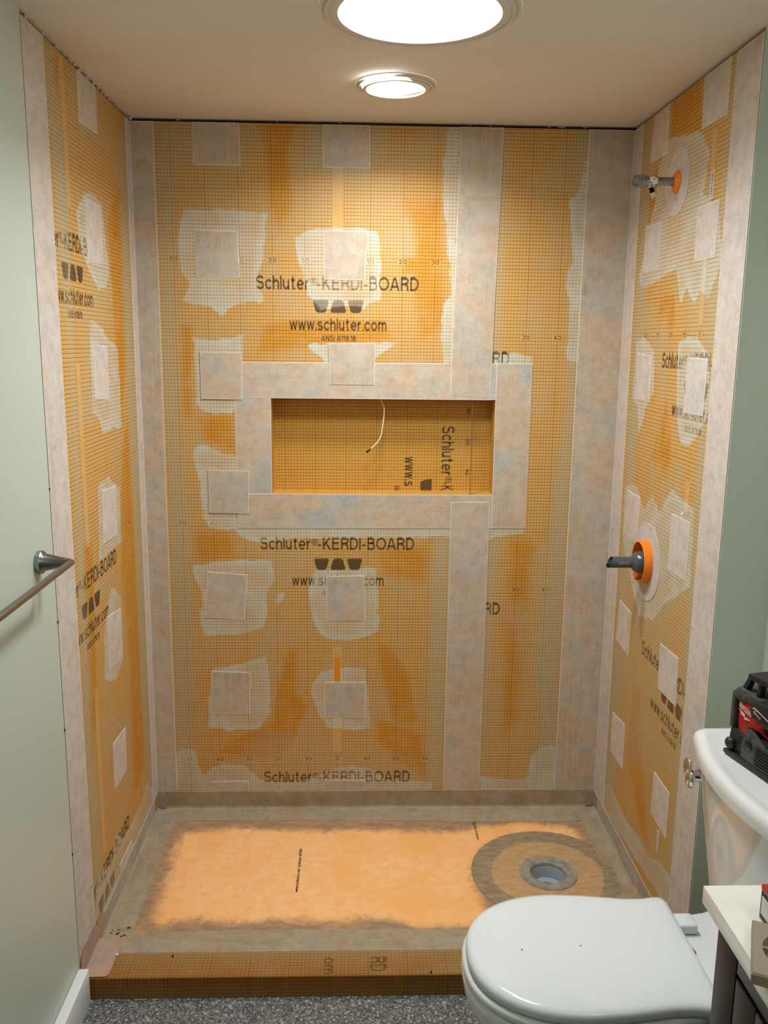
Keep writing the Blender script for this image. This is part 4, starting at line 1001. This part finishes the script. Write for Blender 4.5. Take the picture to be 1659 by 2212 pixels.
bm = bmesh.new(); add_tube(bm, spline([(.748, -1.178, .391), (.755, -1.190, .3935), (.762, -1.207, .391), (.760, -1.190, .391)], 4), .0022, 8)
tag(bobj('wire_scrap', bm, M['soil'], None, True), 'dark scrap of wire on the toilet deck behind the lid hinge', 'scrap')

for (x, y) in ((.395, -1.245), (.515, -1.235)):
    box('lid_speck', (x-.0016, y-.001, .4322), (x+.0016, y+.001, .4333), M['soil'], toilet)
# ================================================================== CORDLESS TOOL on the tank lid
TP = Vector((0.821, -1.137, 0.7995)); TD = Vector((.24, -.97, 0)).normalized(); TN = Vector((TD.y, -TD.x, 0))   # TN points to the room
tool = thing('cordless_tool', TP, 'red and black cordless job site tool standing on the toilet tank lid', 'tool')
def T(s, t, n): return TP + TD*(s/1000) + Vector((0, 0, t/1000)) + TN*(n/1000)
def prism(name, pts, n0, n1, m, bev=1.5, parent=tool):
    bm = bmesh.new(); A = [bm.verts.new(T(s, t, n0)) for s, t in pts]; B = [bm.verts.new(T(s, t, n1)) for s, t in pts]
    bm.faces.new(A); bm.faces.new(list(reversed(B)))
    for i in range(len(pts)): bm.faces.new((A[i], B[i], B[(i+1) % len(pts)], A[(i+1) % len(pts)]))
    bmesh.ops.recalc_face_normals(bm, faces=bm.faces[:])
    if bev: bmesh.ops.bevel(bm, geom=[e for e in bm.edges if e.is_manifold], offset=bev/1000, segments=2, profile=.5, affect='EDGES')
    return bobj(name, bm, m, parent, angle=35)
prism('foot_rail', [(-4, 1), (160, 1), (160, 12), (45, 12), (2, 13), (-5, 9)], -6, 6, M['black'])
prism('foot_rail', [(-4, 1), (160, 1), (160, 12), (45, 12), (2, 13), (-5, 9)], -112, -98, M['black'])
prism('lower_body', [(4, 10), (158, 10), (158, 78), (112, 74), (74, 64), (50, 54), (24, 60), (4, 60), (0, 40)], -108, -2, M['black'], 2.5)
prism('side_panel', [(44, 14), (74, 12), (158, 12), (158, 66), (112, 60), (80, 76), (60, 80), (46, 50)], -2, 4, M['grey_tool'], 1.5)
prism('core', [(8, 55), (150, 60), (150, 128), (20, 128)], -100, -10, M['black'], 3)
prism('red_panel', [(23, 122), (52, 128), (64, 108), (74, 89), (158, 60), (158, 98), (113, 100), (70, 118), (60, 124)], -14, -3, M['red'], 1) if False else None
prism('red_panel', [(22, 121), (52, 126), (66, 100), (76, 92), (156, 62), (156, 74), (108, 76), (86, 82), (52, 78), (47, 57), (26, 60), (20, 80)], -16, -4, M['red'], 1)
prism('upper_frame', [(6, 60), (0, 60), (1, 134), (18, 151), (66, 146), (150, 150), (150, 132), (66, 130), (46, 127), (24, 123), (10, 124), (9, 62)], -106, 0, M['grey_tool'], 2)
prism('handle_post', [(20, 150), (36, 179), (46, 178), (34, 150)], -70, -52, M['black'], 2)
prism('handle_post', [(20, 150), (36, 179), (46, 178), (34, 150)], -20, -6, M['black'], 2)
prism('handle_post', [(60, 146), (66, 178), (74, 178), (70, 146)], -20, -6, M['black'], 2)
prism('handle_grip', [(33, 176), (38, 186), (150, 190), (152, 178), (98, 178), (66, 172)], -74, -4, M['black'], 3)
prism('battery', [(72, 139), (86, 148), (158, 151), (158, 104), (116, 106), (77, 110), (72, 122)], -80, 14, M['black'], 3)
bl = prism('battery_label', [(79, 132), (85, 135), (157, 115), (157, 108), (85, 118), (79, 124)], 13, 14.6, M['valve_dark'], 0)
prism('label_border', [(79, 132), (85, 135.6), (157, 116), (157, 114.4), (85, 133.6), (80, 130.6)], 14.4, 15, M['white_ink'], 0)
lathe('port_cover', [(.0105, .001), (.0105, .004), (.007, .006), (.001, .0062)], T(66, 48, 2), TN, M['valve_dark'], tool, n=24)
lathe('corner_bumper', [(.001, -.012), (.010, -.012), (.012, -.004), (.012, .006), (.009, .010), (.001, .010)], T(10, 27, -2), TN, M['black'], tool, n=20)
for k in range(7):
    prism('vent_fin', [(86, 17+k*6), (158, 17+k*6), (158, 19.4+k*6), (86, 19.4+k*6)], 3, 6.5, M['black'], 0)
V, Fc = place_text([('Milwaukee', 0, 36, 0, 9)])
me = bpy.data.meshes.new('brand_lettering'); me.from_pydata([tuple(T(21+u, 108-u*.22+v+(v*.3), -2.9)) for u, v in V], [], Fc); me.update(); finish('brand_lettering', me, M['white_ink'], tool)
bolt = [(20, 104), (40, 98), (39, 94), (57, 92), (38, 88), (40, 92), (26, 96), (28, 99)]
prism('brand_bolt', [(s, t+1) for s, t in bolt], -3.4, -2.8, M['white_ink'], 0)
GL.update({'X': [[(.06, 0), (.74, 1)], [(.74, 0), (.06, 1)]], 'U': [[(_h, 1), (_h, .36)]+_arc(.40, .36, .40-_h, .36-_h, 180, 360)+[(.80-_h, 1)]], 'T': [[(.40, 0), (.40, 1)], [(.02, _t), (.78, _t)]], 'P': [[(_h, 0), (_h, 1)], [(_h, _t), (.44, _t)]+_arc(.44, .725, .27, _t-.725, 90, -90)+[(_h, .45)]]})
V, Fc = place_text([('OUTPUT', 0, 22, -1.5, 4), ('XC', 2, 9, 3.4, 3.6)])
me = bpy.data.meshes.new('label_print'); me.from_pydata([tuple(T(83+u, 125-u*.29+v, 15.2)) for u, v in V], [], Fc); me.update(); finish('label_print', me, M['white_ink'], tool)

# ================================================================== VANITY
van = thing('vanity_cabinet', (0.80, -2.0, 0.0), 'charcoal painted vanity cabinet under the white counter at the right edge', 'cabinet')
VX, VY0, VY1, VZ = 0.585, -1.668, -2.60, 0.822
box('carcass', (VX+.018, VY1, .09), (XW-.002, VY0, VZ), M['vanity'], van)
box('stile', (VX, VY0-.062, .0), (VX+.018, VY0, VZ), M['vanity'], van, .0015)
box('top_rail', (VX, VY1, .772), (VX+.018, VY0-.0655, VZ-.001), M['vanity'], van, .0015)
door = box('door', (VX+.006, VY0-.50, .10), (VX+.018, VY0-.0675, .765), M['vanity'], van)
box('door_frame', (VX-.001, VY0-.125, .10), (VX+.010, VY0-.0675, .765), M['vanity'], door, .0015)
box('door_frame', (VX-.001, VY0-.50, .71), (VX+.010, VY0-.127, .765), M['vanity'], door, .0015)
box('kick_board', (VX+.05, VY1, 0.0), (VX+.065, VY0, .09), M['vanity'], van)
counter = tag(box('vanity_counter', (0.565, -2.62, VZ+.0005), (XW-.001, -1.651, .850), M['counter'], None, .0018), 'white stone counter slab on the charcoal vanity', 'counter')
# red and black carton
cb = thing('small_carton', (0.66, -1.74, .8505), 'small black and red carton on the counter at the right edge', 'box')
bx = box('carton_body', (.614, -1.775, .8505), (.700, -1.722, .897), M['black'], cb, .0008)
box('carton_lid', (.6135, -1.7755, .892), (.7005, -1.7215, .8995), M['red'], cb, .0008)
box('carton_label', (.6128, -1.772, .860), (.6141, -1.7275, .885), M['paper'], bx)
box('carton_stripe', (.6134, -1.7755, .8505), (.624, -1.7745, .892), M['red'], bx)
# taupe plate with a round recess
pl = thing('plastic_plate', (0.60, -1.82, .853), 'taupe plastic plate with a round recess lying over the counter edge', 'plate')
a = Vector((-.046, -.100, 0)).normalized(); b = Vector((.100, -.046, 0)).normalized(); c0 = Vector((.591, -1.749, .8512))
def PQ(s, t, z): return c0 + a*s + b*t + Vector((0, 0, z))
N = 48; cs, ct, R1 = .054, .050, .038; LX, LT = .110, .112
angs = sorted([2*math.pi*k/N for k in range(N)] + [math.atan2(y-ct, x-cs) % (2*math.pi) for x, y in ((0, 0), (LX, 0), (LX, LT), (0, LT))]); N = len(angs)
def sq(i, ins=0.0):
    dx_, dy_ = math.cos(angs[i]), math.sin(angs[i]); k = 9
    if dx_ > 1e-6: k = min(k, (LX-cs)/dx_)
    if dx_ < -1e-6: k = min(k, cs/-dx_)
    if dy_ > 1e-6: k = min(k, (LT-ct)/dy_)
    if dy_ < -1e-6: k = min(k, ct/-dy_)
    x, y = cs+dx_*k, ct+dy_*k
    return (min(max(x, ins), LX-ins), min(max(y, ins), LT-ins))
def ci(i, r): return (cs+r*math.cos(angs[i]), ct+r*math.sin(angs[i]))
bm = bmesh.new()
add_loft(bm, [[PQ(*sq(i), 0) for i in range(N)], [PQ(*sq(i), .013) for i in range(N)], [PQ(*sq(i, .0022), .0155) for i in range(N)], [PQ(*ci(i, R1), .0165) for i in range(N)], [PQ(*ci(i, R1-.002), .005) for i in range(N)], [PQ(*ci(i, .026), .005) for i in range(N)], [PQ(*ci(i, .024), .015) for i in range(N)]], True, True)
bobj('plate_body', bm, M['taupe'], pl, angle=30)
for ang in (math.pi*1.0, 0.0, math.pi/2, -math.pi/2):
    bm = bmesh.new()
    p0 = PQ(cs+.022*math.cos(ang), ct+.022*math.sin(ang), .014); p1 = PQ(cs+.0405*math.cos(ang), ct+.0405*math.sin(ang), .014)
    add_tube(bm, [p0, p1], .0026, 8)
    bobj('recess_spoke', bm, M['taupe'], pl)

# ================================================================== LOOSE WIRE in the niche
wire = thing('loose_wire', (0.14, .03, NZ1), 'short white wire hanging from the top of the wall niche', 'wire')
bm = bmesh.new(); add_tube(bm, spline([(.136, .035, NZ1-.0005), (.148, .032, 1.410), (.1470, .030, 1.376), (.143, .028, 1.346), (.139, .026, 1.321), (.128, .024, 1.302), (.114, .022, 1.287), (.107, .021, 1.281)], 5), .0021, 10)
bobj('wire_jacket', bm, M['wire'], wire, True)
bm = bmesh.new(); add_tube(bm, [(.108, .021, 1.282), (.1035, .0208, 1.2775), (.103, .0207, 1.277), (.094, .020, 1.270), (.092, .020, 1.2685)], [.0012, .0014, .0034, .0036, .002], 10)
bobj('wire_nut', bm, M['valve_dark'], wire, True)
